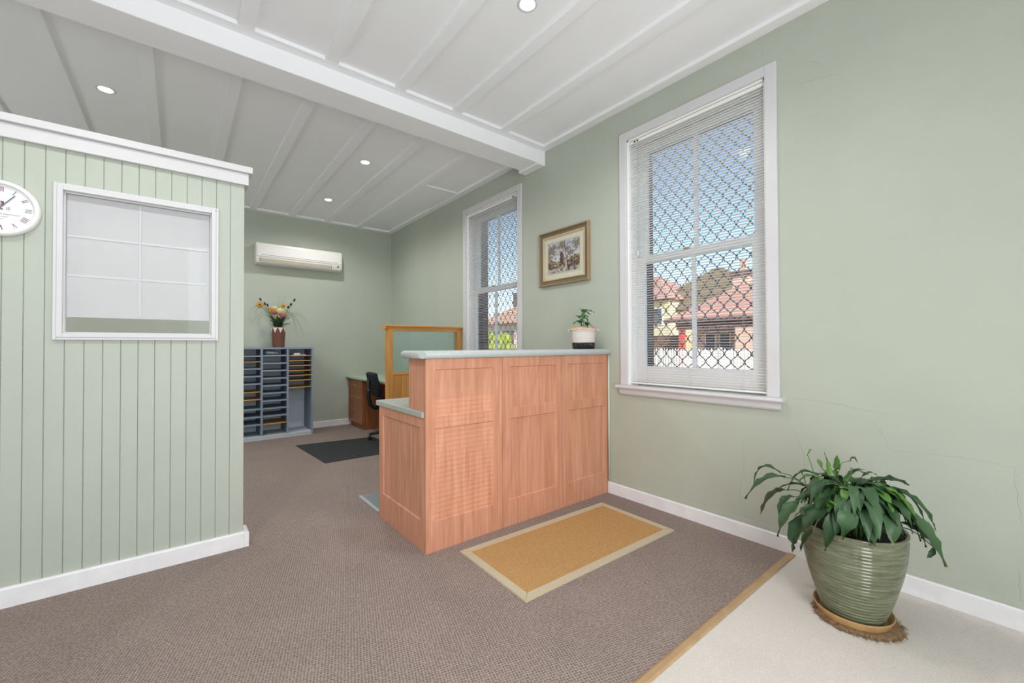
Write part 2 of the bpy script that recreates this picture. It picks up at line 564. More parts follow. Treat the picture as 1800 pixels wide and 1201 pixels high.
def grid_wall(u0, u1, v0, v1, holes):
    """rectangles that fill u,v around the holes"""
    us = sorted({u0, u1, *[c for h in holes for c in h[:2]]})
    vs = sorted({v0, v1, *[c for h in holes for c in h[2:]]})
    out = []
    for a, b in zip(us, us[1:]):
        run = None
        for c, d in zip(vs, vs[1:]):
            inside = any(h[0] <= (a + b) / 2 <= h[1] and h[2] <= (c + d) / 2 <= h[3] for h in holes)
            if inside:
                run = None
                continue
            if run:
                run[3] = d
            else:
                run = [a, b, c, d]
                out.append(run)
    return out

floor = solo('floor', bxm((XL, W, 0.91, YB, -0.1, 0.0)), 'carpet_brown', (0, 3, 0), 'brown looped carpet covering the office floor', 'floor', kind='structure')
obj('entry_carpet', bxm((XL, W, YF, 0.91, -0.1, -0.0005)), 'carpet_cream', floor, label='cream carpet of the entrance side')
bm = bmesh.new()
prism(bm, [(0.893, -0.001), (0.893, 0.004), (0.900, 0.007), (0.922, 0.007), (0.932, 0.003), (0.932, -0.001)], 'X', XL, W - 0.016)
solo('trim_1', bm, 'strip_timber', (1.5, 0.91, 0), 'tan threshold strip between brown and cream carpet', 'trim', kind='structure')

# right wall with two window openings
WINS = [1.5465, 3.9635]
HALF = 0.5125
Z0, Z1 = 0.90, 2.895
holes = [(c - HALF, c + HALF, Z0, Z1) for c in WINS]
bm = bmesh.new()
for a, b, c, d in grid_wall(YF, YB, -0.1, 3.3, holes):
    box(bm, W, W + 0.15, a, b, c, d)
wall_right = solo('wall_right', bm, 'wall_green', (W, 3, 0), 'sage green plaster wall with two sash windows', 'wall', kind='structure')
bm = bmesh.new()
oh = [(c - 0.47, c + 0.47, 0.93, 2.86) for c in WINS]
for a, b, c, d in grid_wall(YF - 0.2, YB + 0.2, -0.4, 3.4, oh):
    box(bm, W + 0.15, W + 0.30, a, b, c, d)
obj('outer_leaf', bm, 'outer_brick', wall_right)
CRACKS = [[(1.056, 3.15), (1.047, 3.066), (1.051, 2.99)], [(0.833, 3.138), (0.828, 3.078), (0.883, 3.05), (0.953, 2.975)],
          [(0.813, 2.862), (0.78, 2.858), (0.753, 2.83)], [(0.866, 2.762), (0.754, 2.746), (0.675, 2.731)],
          [(0.955, 0.85), (0.901, 0.717), (0.851, 0.593), (0.849, 0.495)], [(0.477, 0.697), (0.338, 0.701), (0.207, 0.707), (0.068, 0.696)],
          [(0.068, 0.696), (0.061, 0.58), (0.05, 0.461)], [(0.062, 0.261), (0.054, 0.119)],
          [(1.181, 0.382), (1.185, 0.599), (1.171, 0.638), (1.087, 0.645)], [(2.142, 0.717), (2.2, 0.607), (2.172, 0.517)],
          [(0.949, 0.92), (0.669, 0.905), (0.481, 0.87)], [(0.472, 0.698), (0.505, 0.78), (0.549, 0.832)], [(1.142, 0.158), (1.21, 0.265), (1.172, 0.529)]]
for k, cr in enumerate(CRACKS):
    pts = []
    for (a, b), (c, d) in zip(cr, cr[1:]):
        for i in range(6):
            t = i / 6
            pts.append((W - 0.0002, a + (c - a) * t + random.uniform(-.004, .004), b + (d - b) * t + random.uniform(-.004, .004)))
    pts.append((W - 0.0002, cr[-1][0], cr[-1][1]))
    bm = bmesh.new()
    tube(bm, pts, [0.0007 - 0.0004 * abs(2 * i / len(pts) - 1) for i in range(len(pts))], 4)
    obj('hairline_crack', bm, 'crack', wall_right)

obj('painted_ridge', bxm((W - 0.0022, W + 0.001, YF, 2.24, 0.0925, 0.124), bev=0.001), 'wall_green', wall_right)
bm = bmesh.new()
box(bm, XL - 0.2, W + 0.3, YB, YB + 0.2, -0.1, 3.4)
solo('wall_back', bm, 'wall_green', (0, YB, 0), 'sage green far wall behind the pigeonhole cabinet', 'wall', kind='structure')
bm = bmesh.new()
box(bm, XL - 0.2, XL, YF - 0.2, YB + 0.2, -0.1, 3.4)
solo('wall_left', bm, 'wall_green', (XL, 3, 0), 'sage green side wall left of the partition', 'wall', kind='structure')
SUNWIN = (-0.70, -0.10, 1.74, 2.60)  # invented unseen window, placed to stripe the counter with sun
bm = bmesh.new()
for a, b, c, d in grid_wall(XL, W, -0.1, 3.4, [o[:4] for o in OPENINGS] + [SUNWIN]):
    box(bm, a, b, YF - 0.12, YF, c, d)
wall_front = solo('wall_front', bm, 'wall_green', (0, YF, 0), 'sage green street wall with invented openings behind the viewer', 'wall', kind='structure')
for a, b, c, d in [o[:4] for o in OPENINGS] + [SUNWIN]:
    bm = bmesh.new()
    for q in ((a, a + .05, c, d), (b - .05, b, c, d), (a, b, c, c + .05), (a, b, d - .05, d)):
        box(bm, q[0], q[1], YF - .10, YF - .04, q[2], q[3])
    obj('window_frame', bm, 'trim_white', wall_front)
    if (a, b, c, d) == SUNWIN:
        obj('sun_dimmer', bxm((a + .05, b - .05, YF - .072, YF - .068, c + .05, d - .05)), 'sun_dimmer_glass', wall_front)  # added dark pane, weakens the sun through the unseen window
    else:
        obj('sun_stop_panel', bxm((a + .05, b - .05, YF - .085, YF - .080, c + .05, d - .05)), 'slat_white', wall_front)  # added unseen panel that keeps the sun out of the opening
bm = bmesh.new()
z = SUNWIN[2] + 0.03
while z < SUNWIN[3]:
    prism(bm, [(YF - .115, z), (YF - .1145, z + .001), (YF - .0955, z + .003), (YF - .096, z + .002)], 'X', SUNWIN[0] + .05, SUNWIN[1] - .05)
    z += 0.030
obj('blind_slats', bm, 'slat_white', wall_front, kind='stuff')

# skirtings
def skirting(name, poly, axis, a0, a1, label, loc):
    bm = bmesh.new()
    prism(bm, poly, axis, a0, a1)
    solo(name, bm, 'skirting_white', loc, label, 'baseboard', kind='structure')
skirting('baseboard_right', [(W - 0.016, 0), (W, 0), (W, 0.092), (W - 0.010, 0.092), (W - 0.016, 0.086)], 'Y', YF, 2.258, 'scuffed white skirting along the window wall', (W, 1, 0))
skirting('baseboard_back', [(YB - 0.016, 0), (YB, 0), (YB, 0.092), (YB - 0.010, 0.092), (YB - 0.016, 0.086)], 'X', XL, W, 'white skirting along the far wall', (0, YB, 0))

# ------------------------------------------------------------------ ceiling
ceiling = solo('ceiling', bxm((XL - 0.2, W + 0.3, YF - 0.2, YB + 0.2, ZC + 0.015, 3.40)), 'ceiling_white', (0, 3, ZC), 'white panelled ceiling with flat battens and a deep beam', 'ceiling', kind='structure')
BC = [0.312 + 0.4905 * k for k in range(-8, 5)]       # batten centres
def ceil_bay(y0, y1):
    edges = [XL] + [c for b in BC for c in (b - 0.042, b + 0.042)] + [2.757]
    for b in BC:
        obj('batten', bxm((b - 0.042, b + 0.042, y0, y1, ZB, ZC + 0.01), bev=0.002), 'ceiling_white', ceiling)
    for a, b in zip(edges[0::2], edges[1::2]):
        if b - a > 0.02:
            obj('ceiling_panel', bxm((a, b, y0, y1, ZC, ZC + 0.014)), 'ceiling_white', ceiling)
ceil_bay(YF, 2.955)
ceil_bay(3.37, 6.79)
for q in ((XL, 2.757, 2.955, 3.04), (XL, 2.757, 3.28, 3.37), (XL, 2.757, 6.79, YB), (2.757, W, YF, YB)):
    obj('cross_batten', bxm((q[0], q[1], q[2], q[3], ZB, ZC + 0.01), bev=0.002), 'ceiling_white', ceiling)
obj('beam', bxm((XL, 2.745, 3.032, 3.288, 3.033, ZC), bev=0.004), 'ceiling_white', ceiling)
obj('beam_bearer', bxm((2.742, W, 3.022, 3.322, 3.018, ZC), bev=0.004), 'ceiling_white', ceiling)
obj('access_panel', bxm((2.322, 2.752, 4.565, 5.30, ZC - 0.013, ZC + 0.004), bev=0.003), 'ceiling_white', ceiling)

LIGHTS = [(-0.439, 4.363, 'recessed downlight glowing above the panelled partition'),
          (1.535, 4.404, 'recessed downlight in mid ceiling beyond the beam'),
          (1.543, 5.832, 'farthest recessed downlight, above the air conditioner'),
          (1.549, 1.790, 'recessed downlight at the top edge, before the beam'),
          (-0.439, 1.790, 'recessed downlight over the entrance side, above the frame'), (-0.439, 5.832, 'recessed downlight hidden behind the partition, at the far wall'),
          (-2.40, 1.79, 'recessed downlight left of the entrance, out of frame'), (-2.40, 4.36, 'recessed downlight behind the partition, out of frame')]
for x, y, lab in LIGHTS:
    t = thing('downlight', (x, y, ZC), lab, 'light', 'recessed ceiling downlights')
    bm = bmesh.new()
    lathe(bm, [(0.040, 0.0), (0.047, -0.007), (0.056, -0.005), (0.058, 0.0)], 28, (x, y, ZC), cap=False)
    obj('trim_ring', bm, 'trim_white', t)
    bm = bmesh.new()
    lathe(bm, [(0.041, 0.0), (0.041, -0.004), (0.034, -0.0055)], 28, (x, y, ZC))
    obj('diffuser', bm, 'lamp_glow', t)
    lo = bpy.data.objects.new('lamp', bpy.data.lights.new('lamp', 'SPOT'))
    COL.objects.link(lo)
    lo.parent = t
    lo.location = (0, 0, -0.03)
    lo.data.energy = LAMP_W
    lo.data.spot_size = math.radians(165)
    lo.data.spot_blend = 0.6
    lo.data.shadow_soft_size = 0.05
    lo.data.color = (1.0, 0.985, 0.96)

# ------------------------------------------------------------------ partition on the left
PY = 3.075                               # face of its boards
PX = 0.318                               # its free end
PW = (-0.495, 0.186, 1.271, 2.066)       # window frame outer edge
part = thing('wall_partition', (0, 3.12, 0), 'pale green tongue-and-groove partition wall with white cap', 'partition', kind='structure')
bm = bmesh.new()
for a, b, c, d in grid_wall(XL, PX - 0.001, 0.0, 2.30, [(PW[0] + 0.03, PW[1] - 0.03, PW[2] + 0.03, PW[3] - 0.03)]):
    box(bm, a, b, PY + 0.010, PY + 0.085, c, d)
obj('core', bm, 'board_green', part)
BW = 0.06985
k = 0
while True:
    b = PX - 0.0035 - BW * k if k else PX
    a = PX - 0.0035 - BW * (k + 1)
    if a < -1.35:
        break
    k += 1
    g = 0.0035
    full = [(a, PY + 0.012), (a, PY + g), (a + g, PY), (b - g * 0.5, PY), (b - 0.0005, PY + g), (b - 0.0005, PY + 0.012)]
    zlo, zhi = PW[2] + 0.02, PW[3] - 0.02
    if b <= PW[0] + 0.012 or a >= PW[1] - 0.012:
        pieces = [[(full, 0.0, 2.27)]]
    elif a < PW[0] - 0.004 or b > PW[1] + 0.004:      # notched beside the frame
        if a < PW[0]:
            c = PW[0] + 0.008
            keep = [(a, PY + 0.012), (a, PY + g), (a + g, PY), (c, PY), (c, PY + 0.012)]
        else:
            c = PW[1] - 0.008
            keep = [(c, PY + 0.012), (c, PY), (b - g * 0.5, PY), (b - 0.0005, PY + g), (b - 0.0005, PY + 0.012)]
        pieces = [[(full, 0.0, zlo), (keep, zlo, zhi), (full, zhi, 2.27)]]
    else:
        pieces = [[(full, 0.0, zlo)], [(full, zhi, 2.27)]]
    for pcs in pieces:
        bm = bmesh.new()
        for poly, z0, z1 in pcs:
            prism(bm, poly, 'Z', z0, z1)
        obj('board', bm, 'board_green', part)
obj('board_field', bxm((XL, a + BW, PY, PY + 0.012, 0, 2.27)), 'board_green', part)
bm = bmesh.new()
box(bm, XL, 0.338, 3.050, PY - 0.0005, 2.238, 2.3095, bev=0.002)
box(bm, XL, 0.338, PY + 0.0855, PY + 0.11, 2.238, 2.3095, bev=0.002)
box(bm, PX + 0.0005, 0.338, PY, PY + 0.085, 2.238, 2.3095)
obj('cap_fascia', bm, 'trim_white', part)
obj('cap_board', bxm((XL, 0.357, 3.030, PY + 0.14, 2.310, 2.349), bev=0.004, seg=2), 'trim_white', part)
bm = bmesh.new()
prism(bm, [(3.055, 0), (3.055, 0.086), (3.061, 0.094), (PY - 0.0005, 0.094), (PY - 0.0005, 0)], 'X', XL, PX)
prism(bm, [(PX + 0.0005, 0), (PX + 0.0005, 0.094), (PX + 0.020, 0.094), (0.346, 0.086), (0.346, 0)], 'Y', 3.055, PY + 0.10)
solo('baseboard_partition', bm, 'skirting_white', (0, 3.06, 0), 'white skirting at the foot of the boarded partition', 'baseboard', kind='structure')

# glazed opening in the partition
w3 = thing('window_3', (-0.155, 3.06, PW[2]), 'white framed fixed window in the boarded partition', 'window', kind='structure')
a, b, c, d = PW
def frame_bars(bm, a, b, c, d, w, y0, y1, bev=0.002):
    box(bm, a, a + w, y0, y1, c, d, bev=bev)
    box(bm, b - w, b, y0, y1, c, d, bev=bev)
    box(bm, a + w, b - w, y0, y1, c, c + w, bev=bev)
    box(bm, a + w, b - w, y0, y1, d - w, d, bev=bev)
bm = bmesh.new()
frame_bars(bm, a, b, c, d, 0.014, 3.060, PY + 0.005)
obj('outer_bead', bm, 'trim_white', w3)
bm = bmesh.new()
frame_bars(bm, a + 0.013, b - 0.013, c + 0.013, d - 0.013, 0.022, 3.056, 3.13)
obj('frame', bm, 'trim_white', w3)
bm = bmesh.new()
frame_bars(bm, a + 0.034, b - 0.034, c + 0.034, d - 0.034, 0.007, 3.084, 3.12, 0.001)
obj('glazing_bead', bm, 'trim_white', w3)
obj('pane', bxm((a + 0.036, b - 0.036, 3.093, 3.097, c + 0.036, d - 0.036)), 'pane_blue', w3)
bm = bmesh.new()
box(bm, 0.170, 0.174, 3.0545, 3.057, 2.045, 2.049)
obj('nail_head', bm, 'dark_line', w3)
names = [['upper left', 'upper right'], ['middle left', 'middle right'], ['lower left', 'lower right']]
xs = [(-0.452, -0.163), (-0.174, 0.142)]
zs = [(2.022, 1.803), (1.817, 1.600), (1.614, 1.390)]
for r_ in range(3):
    for c_ in range(2):
        x0, x1 = xs[c_]
        zt, zb = zs[r_]
        bm = bmesh.new()
        n = 8
        y = 3.1005 + 0.0012 * (2 - r_) + 0.0006 * c_
        g = [[bm.verts.new((x0 + (x1 - x0) * i / n, y + 0.0004 * math.sin(i * 1.3 + r_) + (0.004 if (i == 0 and j > 2 and c_ == 0) else 0), zt + (zb - zt) * j / 4)) for i in range(n + 1)] for j in range(5)]
        for j in range(4):
            for i in range(n):
                bm.faces.new((g[j][i], g[j][i + 1], g[j + 1][i + 1], g[j + 1][i]))
        sheet = solo('paper_sheet', bm, 'paper', ((x0 + x1) / 2, y, zb), '%s white paper sheet taped inside the partition window' % names[r_][c_], 'paper', 'paper sheets in the partition window', smooth=False)
        if r_ < 2:
            obj('tape_strip', bxm((x0, x1 - 0.012, 3.0985, 3.0990, zb + 0.001, zb + 0.011)), 'paper_tape', sheet)
        if c_ == 0:
            obj('tape_strip', bxm((x1 - 0.010, x1 - 0.003, 3.0986, 3.0991, zb + 0.012, zt - 0.003)), 'paper_tape', sheet)

# clock on the partition
CX, CZ = -0.667, 1.897
ck = thing('wall_clock', (CX, PY, CZ - 0.132), 'round white wall clock with Roman numerals, cut by the left edge', 'clock')
def face_ring(prof, n=64, cap=True):
    bm = bmesh.new()
    lathe(bm, prof, n, (0, 0, 0), cap)
    bmesh.ops.transform(bm, matrix=Matrix.Translation((CX, PY, CZ)) @ Matrix.Rotation(math.radians(90), 4, 'X'), verts=bm.verts)
    return bm
obj('case', face_ring([(0.112, 0.004), (0.1125, 0.030), (0.116, 0.034), (0.124, 0.033), (0.131, 0.026), (0.134, 0.014), (0.132, 0.001)], cap=False), 'clock_white', ck, smooth=True)
obj('face', face_ring([(0.1135, 0.010), (0.1135, 0.014)]), 'clock_face', ck)
bm = bmesh.new()
def cpt(ang, r, y):
    return (CX + r * math.sin(ang), PY - y, CZ + r * math.cos(ang))
def stroke(bm, p, q, w, y):
    p, q = Vector(p), Vector(q)
    t = (q - p).normalized()
    n = Vector((t.z, 0, -t.x)) * w / 2
    bm.faces.new([bm.verts.new(v) for v in (p - n, q - n, q + n, p + n)])
def numeral(bm, hour, chars, y=0.0146, ri=0.080, ro=0.103, sp=0.0066):
    ang = hour * PI / 6
    widths = {'I': 1.0, 'V': 2.0, 'X': 2.0}
    tot = sum(widths[c] for c in chars)
    u = -tot / 2
    up = Vector((math.sin(ang), 0, math.cos(ang)))
    rt = Vector((math.cos(ang), 0, -math.sin(ang)))
    o = Vector((CX, PY - y, CZ))
    P = lambda a, r: o + rt * a * sp + up * r
    for c in chars:
        m_ = u + widths[c] / 2
        if c == 'I':
            stroke(bm, P(m_, ri), P(m_, ro), 0.0030, y)
        elif c == 'V':
            stroke(bm, P(m_ - .75, ro), P(m_, ri), 0.0032, y)
            stroke(bm, P(m_ + .75, ro), P(m_, ri), 0.0016, y)
        else:
            stroke(bm, P(m_ - .75, ro), P(m_ + .75, ri), 0.0032, y)
            stroke(bm, P(m_ + .75, ro), P(m_ - .75, ri), 0.0016, y)
        u += widths[c]
for h, ch in zip(range(1, 13), ['I', 'II', 'III', 'IIII', 'V', 'VI', 'VII', 'VIII', 'IX', 'X', 'XI', 'XII']):
    bm = bmesh.new()
    numeral(bm, h, ch)
    obj('numeral', bm, 'ink_burgundy' if h in (2, 4, 6, 12, 8, 10) else 'hand_grey', ck)
def text_mesh(txt, size, x, z, y, mat, parent, name, space=1.0):
    cu = bpy.data.curves.new('txt', 'FONT')
    cu.body = txt
    cu.size = size
    cu.space_character = space
    to = bpy.data.objects.new('txt', cu)
    COL.objects.link(to)
    dg = bpy.context.evaluated_depsgraph_get()
    me = bpy.data.meshes.new_from_object(to.evaluated_get(dg))
    bm = bmesh.new()
    bm.from_mesh(me)
    bpy.data.objects.remove(to)
    bpy.data.curves.remove(cu)
    bpy.data.meshes.remove(me)
    bmesh.ops.transform(bm, matrix=Matrix.Translation((x, y, z)) @ Matrix.Rotation(math.radians(90), 4, 'X'), verts=bm.verts)
    return obj(name, bm, mat, parent)
bm = bmesh.new()
box(bm, CX - 0.011, CX + 0.013, PY - 0.0146, PY - 0.0142, CZ + 0.012, CZ + 0.034)
obj('emblem', bm, 'ink_burgundy', ck)
text_mesh('B', 0.022, CX - 0.006, CZ + 0.0155, PY - 0.0150, 'clock_face', ck, 'emblem_letter')
text_mesh('IS', 0.020, CX + 0.019, CZ - 0.006, PY - 0.0150, 'ink_burgundy', ck, 'lettering')
text_mesh('Bar & Department', 0.0105, CX - 0.016, CZ - 0.030, PY - 0.0150, 'ink_grey', ck, 'lettering')
text_mesh('de la station', 0.008, CX - 0.012, CZ - 0.041, PY - 0.0150, 'ink_grey', ck, 'lettering')
text_mesh('paris', 0.008, CX - 0.002, CZ - 0.052, PY - 0.0150, 'ink_grey', ck, 'lettering')
def hand(name, deg, r0, r1, w, y):
    bm = bmesh.new()
    box(bm, -w / 2, w / 2, -0.0005, 0.0005, r0, r1)
    bmesh.ops.transform(bm, matrix=Matrix.Translation((CX, PY - y, CZ)) @ Matrix.Rotation(math.radians(deg), 4, 'Y'), verts=bm.verts)
    obj(name, bm, 'hand_grey', ck)
hand('minute_hand', 36, -0.015, 0.082, 0.0042, 0.0185)
hand('hour_hand', -62, -0.012, 0.056, 0.0055, 0.0168)
obj('hub', face_ring([(0.005, 0.014), (0.005, 0.021)], 16), 'hand_grey', ck)

# ------------------------------------------------------------------ sash windows of the right wall
XA = W - 0.016                            # architrave face
bar_src = [None]
def sash_window(idx, yc, label):
    t = thing('window_%d' % idx, (W, yc, 0.915), label, 'window', kind='structure')
    y0, y1 = yc - HALF, yc + HALF
    aw = 0.066
    for (a, b, c, d) in ((y0 - aw, y0, 0.915, 2.961), (y1, y1 + aw, 0.915, 2.961), (y0, y1, Z1, 2.961)):
        bm = bmesh.new()
        box(bm, XA, W + 0.002, a, b, c, d, bev=0.003, seg=2)
        obj('architrave', bm, 'trim_white', t)
    bm = bmesh.new()
    prism(bm, [(W - 0.052, 0.891), (W - 0.056, 0.898), (W - 0.052, 0.913), (W - 0.046, 0.9155), (W + 0.10, 0.9155), (W + 0.10, 0.891)], 'Y', y0 - 0.092, y1 + 0.092)
    obj('window_stool', bm, 'trim_white', t)
    bm = bmesh.new()
    prism(bm, [(W - 0.001, 0.838), (W - 0.018, 0.838), (W - 0.026, 0.848), (W - 0.028, 0.870), (W - 0.036, 0.891), (W - 0.001, 0.891)], 'Y', y0 - 0.070, y1 + 0.070)
    obj('apron', bm, 'trim_white', t)
    # linings and fixed stiles
    bm = bmesh.new()
    for a, b, c, d in ((y0, y0 + 0.012, Z0, Z1), (y1 - 0.012, y1, Z0, Z1), (y0, y1, Z1 - 0.012, Z1)):
        box(bm, W + 0.003, W + 0.155, a, b, c, d)
    for a, b in ((y0 + 0.012, y0 + 0.048), (y1 - 0.048, y1 - 0.012)):
        box(bm, W + 0.050, W + 0.066, a, b, Z0, Z1 - 0.012)
        box(bm, W + 0.102, W + 0.108, a, b, Z0, Z1 - 0.012)
    box(bm, W + 0.050, W + 0.066, y0 + 0.012, y1 - 0.012, Z1 - 0.05, Z1 - 0.012)
    box(bm, W + 0.10, W + 0.16, y0, y1, Z0, 0.93)
    obj('box_frame', bm, 'sash_white', t)
    for nm, xa, za, zb, rb, rt in (('lower_sash', W + 0.068, 0.932, 1.935, 0.138, 0.048), ('upper_sash', W + 0.110, 1.912, 2.862, 0.045, 0.066)):
        a, b = y0 + 0.020, y1 - 0.020
        bm = bmesh.new()
        box(bm, xa, xa + 0.034, a, yc - 0.400, za, zb, bev=0.003)
        box(bm, xa, xa + 0.034, yc + 0.400, b, za, zb, bev=0.003)
        box(bm, xa + 0.001, xa + 0.033, yc - 0.400, yc + 0.400, za, za + rb, bev=0.003)
        box(bm, xa + 0.001, xa + 0.033, yc - 0.400, yc + 0.400, zb - rt, zb, bev=0.003)
        box(bm, xa + 0.004, xa + 0.030, yc - 0.014, yc + 0.014, za + rb, zb - rt, bev=0.003)
        s = obj(nm, bm, 'sash_white', t)
        for q in ((yc - 0.400, yc - 0.014), (yc + 0.014, yc + 0.400)):
            obj('pane', bxm((xa + 0.016, xa + 0.019, q[0], q[1], za + rb, zb - rt)), 'pane_clear', s)
    # catch on the meeting rail
    obj('sash_catch', bxm((W + 0.070, W + 0.105, yc + 0.03, yc + 0.075, 1.936, 1.952), bev=0.003), 'brass_dull', t)
    # expanding security grille outside the glass
    xg = W + 0.205
    bm = bmesh.new()
    for a, b, c, d in ((y0 + .045, y0 + .057, .935, 2.855), (y1 - .057, y1 - .045, .935, 2.855), (y0 + .045, y1 - .045, .932, .945), (y0 + .045, y1 - .045, 2.842, 2.855)):
        box(bm, xg - 0.008, xg + 0.008, a, b, c, d)
    gr = obj('security_grille', bm, 'grille_steel', t, label='grey steel lattice grille outside the glass')
    per, sp, amp = 0.1135, 0.0454, 0.0208
    if bar_src[0] is None:
        bm = bmesh.new()
        n = int((2.845 - 0.942) / per * 10)
        pts = []
        for i in range(n + 1):
            z = 0.942 + (2.845 - 0.942) * i / n - 0.915
            ph = math.sin(2 * PI * z / per)
            pts.append((0, amp * math.copysign(abs(ph) ** 0.8, ph), z))
        tube(bm, pts, 0.0037, 4)
        # riveted lugs where neighbouring strands meet
        kz = 0
        while (kz + 0.25) * per + 0.03 < 1.92:
            z = (kz + 0.25) * per
            if z > 0.03:
                box(bm, -0.005, 0.005, amp - 0.004, amp + 0.0058, z - 0.010, z + 0.010)
            kz += 1
        o = obj('bar', bm, 'grille_steel', gr, local=True)
        bar_src[0] = o
        first = o
    k = 0
    y = y0 + 0.062
    while y < y1 - 0.055:
        if k == 0 and bar_src[0].parent == gr:
            o = bar_src[0]
        else:
            o = again(bar_src[0], gr)
        o.location = (xg - W, y - yc, 0)
        if k % 2:
            o.rotation_euler = (0, 0, PI)
        y += sp
        k += 1
    return t
sash_window(1, WINS[0], 'large white sash window with stool, right of the framed painting')
sash_window(2, WINS[1], 'farther white sash window, between glass screen and framed painting')

# venetian blinds
slat_src = [None]
def blind(yc, label, catch_side):
    t = thing('venetian_blind', (W + 0.024, yc, 0.93), label, 'blind', 'white venetian blinds in the sash windows')
    hw = 0.497
    obj('head_rail', bxm((W + 0.010, W + 0.038, yc - hw, yc + hw, 2.856, 2.879), bev=0.002), 'slat_white', t)
    obj('end_bracket', bxm((W + 0.009, W + 0.039, yc + hw, yc + hw + 0.002, 2.853, 2.882)), 'slat_white', t)
    obj('end_bracket', bxm((W + 0.009, W + 0.039, yc - hw - 0.002, yc - hw, 2.853, 2.882)), 'slat_white', t)
    s = catch_side
    for dy in (0.060, 0.085):
        obj('cord_lock', bxm((W + 0.006, W + 0.012, yc + s * (hw - dy), yc + s * (hw - dy) + 0.014, 2.860, 2.872), bev=0.001), 'black_plastic', t)
    obj('bottom_rail', bxm((W + 0.012, W + 0.036, yc - hw, yc + hw, 0.929, 0.940), bev=0.003, seg=2), 'slat_white', t)
    if slat_src[0] is None:
        bm = bmesh.new()
        prof = [(-0.0112, 0.0), (-0.0056, 0.0013), (0, 0.0018), (0.0056, 0.0013), (0.0112, 0.0)]
        hi = [[bm.verts.new((x, y, z + 0.0002)) for x, z in prof] for y in (-hw, hw)]
        lo = [[bm.verts.new((x, y, z - 0.0003)) for x, z in prof] for y in (-hw, hw)]
        for i in range(4):
            bm.faces.new((hi[0][i], hi[0][i + 1], hi[1][i + 1], hi[1][i])).smooth = True
            bm.faces.new((lo[0][i + 1], lo[0][i], lo[1][i], lo[1][i + 1])).smooth = True
        for q in (0, 4):
            bm.faces.new((hi[0][q], hi[1][q], lo[1][q], lo[0][q]))
        bmesh.ops.recalc_face_normals(bm, faces=bm.faces)
        slat_src[0] = obj('slat', bm, 'slat_white', t, local=True)
    z = 0.0215
    k = 0
    while z < 1.925:
        o = slat_src[0] if (k == 0 and slat_src[0].parent == t) else again(slat_src[0], t)
        o.location = (0, 0, z)
        o.rotation_euler = (0, math.radians(6), 0)
        z += 0.0187
        k += 1
    for dy in (-0.36, 0.0, 0.36):
        for xo in (-0.0118, 0.0118):
            bm = bmesh.new()
            tube(bm, [(W + 0.024 + xo, yc + dy, 0.932), (W + 0.024 + xo, yc + dy, 2.858)], 0.0006, 4)
            obj('ladder_cord', bm, 'cord_white', t)
    bm = bmesh.new()
    tube(bm, [(W + 0.005, yc + s * (hw - 0.05), 2.862), (W + 0.004, yc + s * (hw - 0.052), 2.0)], 0.0020, 6)
    obj('tilt_wand', bm, 'pane_clear', t)
    bm = bmesh.new()
    tube(bm, [(W + 0.006, yc + s * (hw - 0.078), 2.862), (W + 0.005, yc + s * (hw - 0.08), 1.98)], 0.0009, 5)
    obj('lift_cord', bm, 'cord_white', t)
    bm = bmesh.new()
    lathe(bm, [(0.002, 0.04), (0.006, 0.03), (0.0075, 0.0), (0.004, -0.002)], 10, (W + 0.005, yc + s * (hw - 0.08), 1.945))
    obj('cord_tassel', bm, 'cord_white', t)
blind(WINS[0], 'white venetian blind in the large near sash window', 1)
blind(WINS[1], 'white venetian blind in the farther sash window', -1)

# ------------------------------------------------------------------ reception counter
CXL, CY = 1.145, 2.262
rc = thing('reception_counter', (CXL, CY, 0), 'cherry wood reception counter with three panelled front boards', 'counter')
def wall_panel(bm_, x, y):          # u along x, front faces -y
    bmesh.ops.translate(bm_, verts=bm_.verts, vec=(x, y, 0))
    return bm_
for a, b, fa, fb in ((1.145, 1.7172, 1.212, 1.645), (1.7182, 2.2832, 1.784, 2.221), (2.2842, 2.830, 2.358, 2.786)):
    bm = shaker(a, b, 0.0, 1.157, [(fa, fb, 0.178, 0.735), (fa, fb, 0.808, 1.092)], 0.023)
    obj('front_panel', wall_panel(bm, 0, CY), 'cherry', rc)
# side of the lower desk, facing the room
bm = shaker(0.0, 0.732, 0.0, 0.803, [(0.071, 0.664, 0.180, 0.741)], 0.020)
bmesh.ops.transform(bm, matrix=Matrix.Translation((CXL, CY + 0.7325, 0)) @ Matrix.Rotation(-PI / 2, 4, 'Z'), verts=bm.verts)
bmesh.ops.translate(bm, verts=bm.verts, vec=(0.0006, 0, 0))
obj('side_panel', bm, 'cherry', rc)
obj('upper_end_panel', bxm((CXL + 0.0006, CXL + 0.02, CY + 0.0225, 2.490, 0.8405, 1.157)), 'cherry', rc)
obj('upper_back_panel', bxm((CXL + 0.0205, 2.83, 2.472, 2.490, 0.8405, 1.157)), 'cherry', rc)
obj('modesty_panel', bxm((CXL + 0.021, 2.83, CY + 0.024, CY + 0.040, 0.0, 0.8025)), 'cherry', rc)
obj('wall_bracket', bxm((2.806, 2.8238, CY + 0.044, 2.98, 0.60, 0.8025)), 'cherry', rc)
wt = bxm((1.134, W - 0.002, CY + 0.0235, 3.030, 0.8028, 0.8402), bev=0.006, seg=3)
solo('counter_worktop', wt, 'worktop', (1.134, 2.6, 0.803), 'pale grey laminate worktop of the low desk behind the counter', 'worktop')
bm = bmesh.new()
r_ = 0.0228
prof = []
for i in range(9):
    a_ = -PI / 2 + PI * i / 8
    prof.append((1.118 - r_ * math.cos(a_) + 0.01, 1.1805 + r_ * math.sin(a_)))
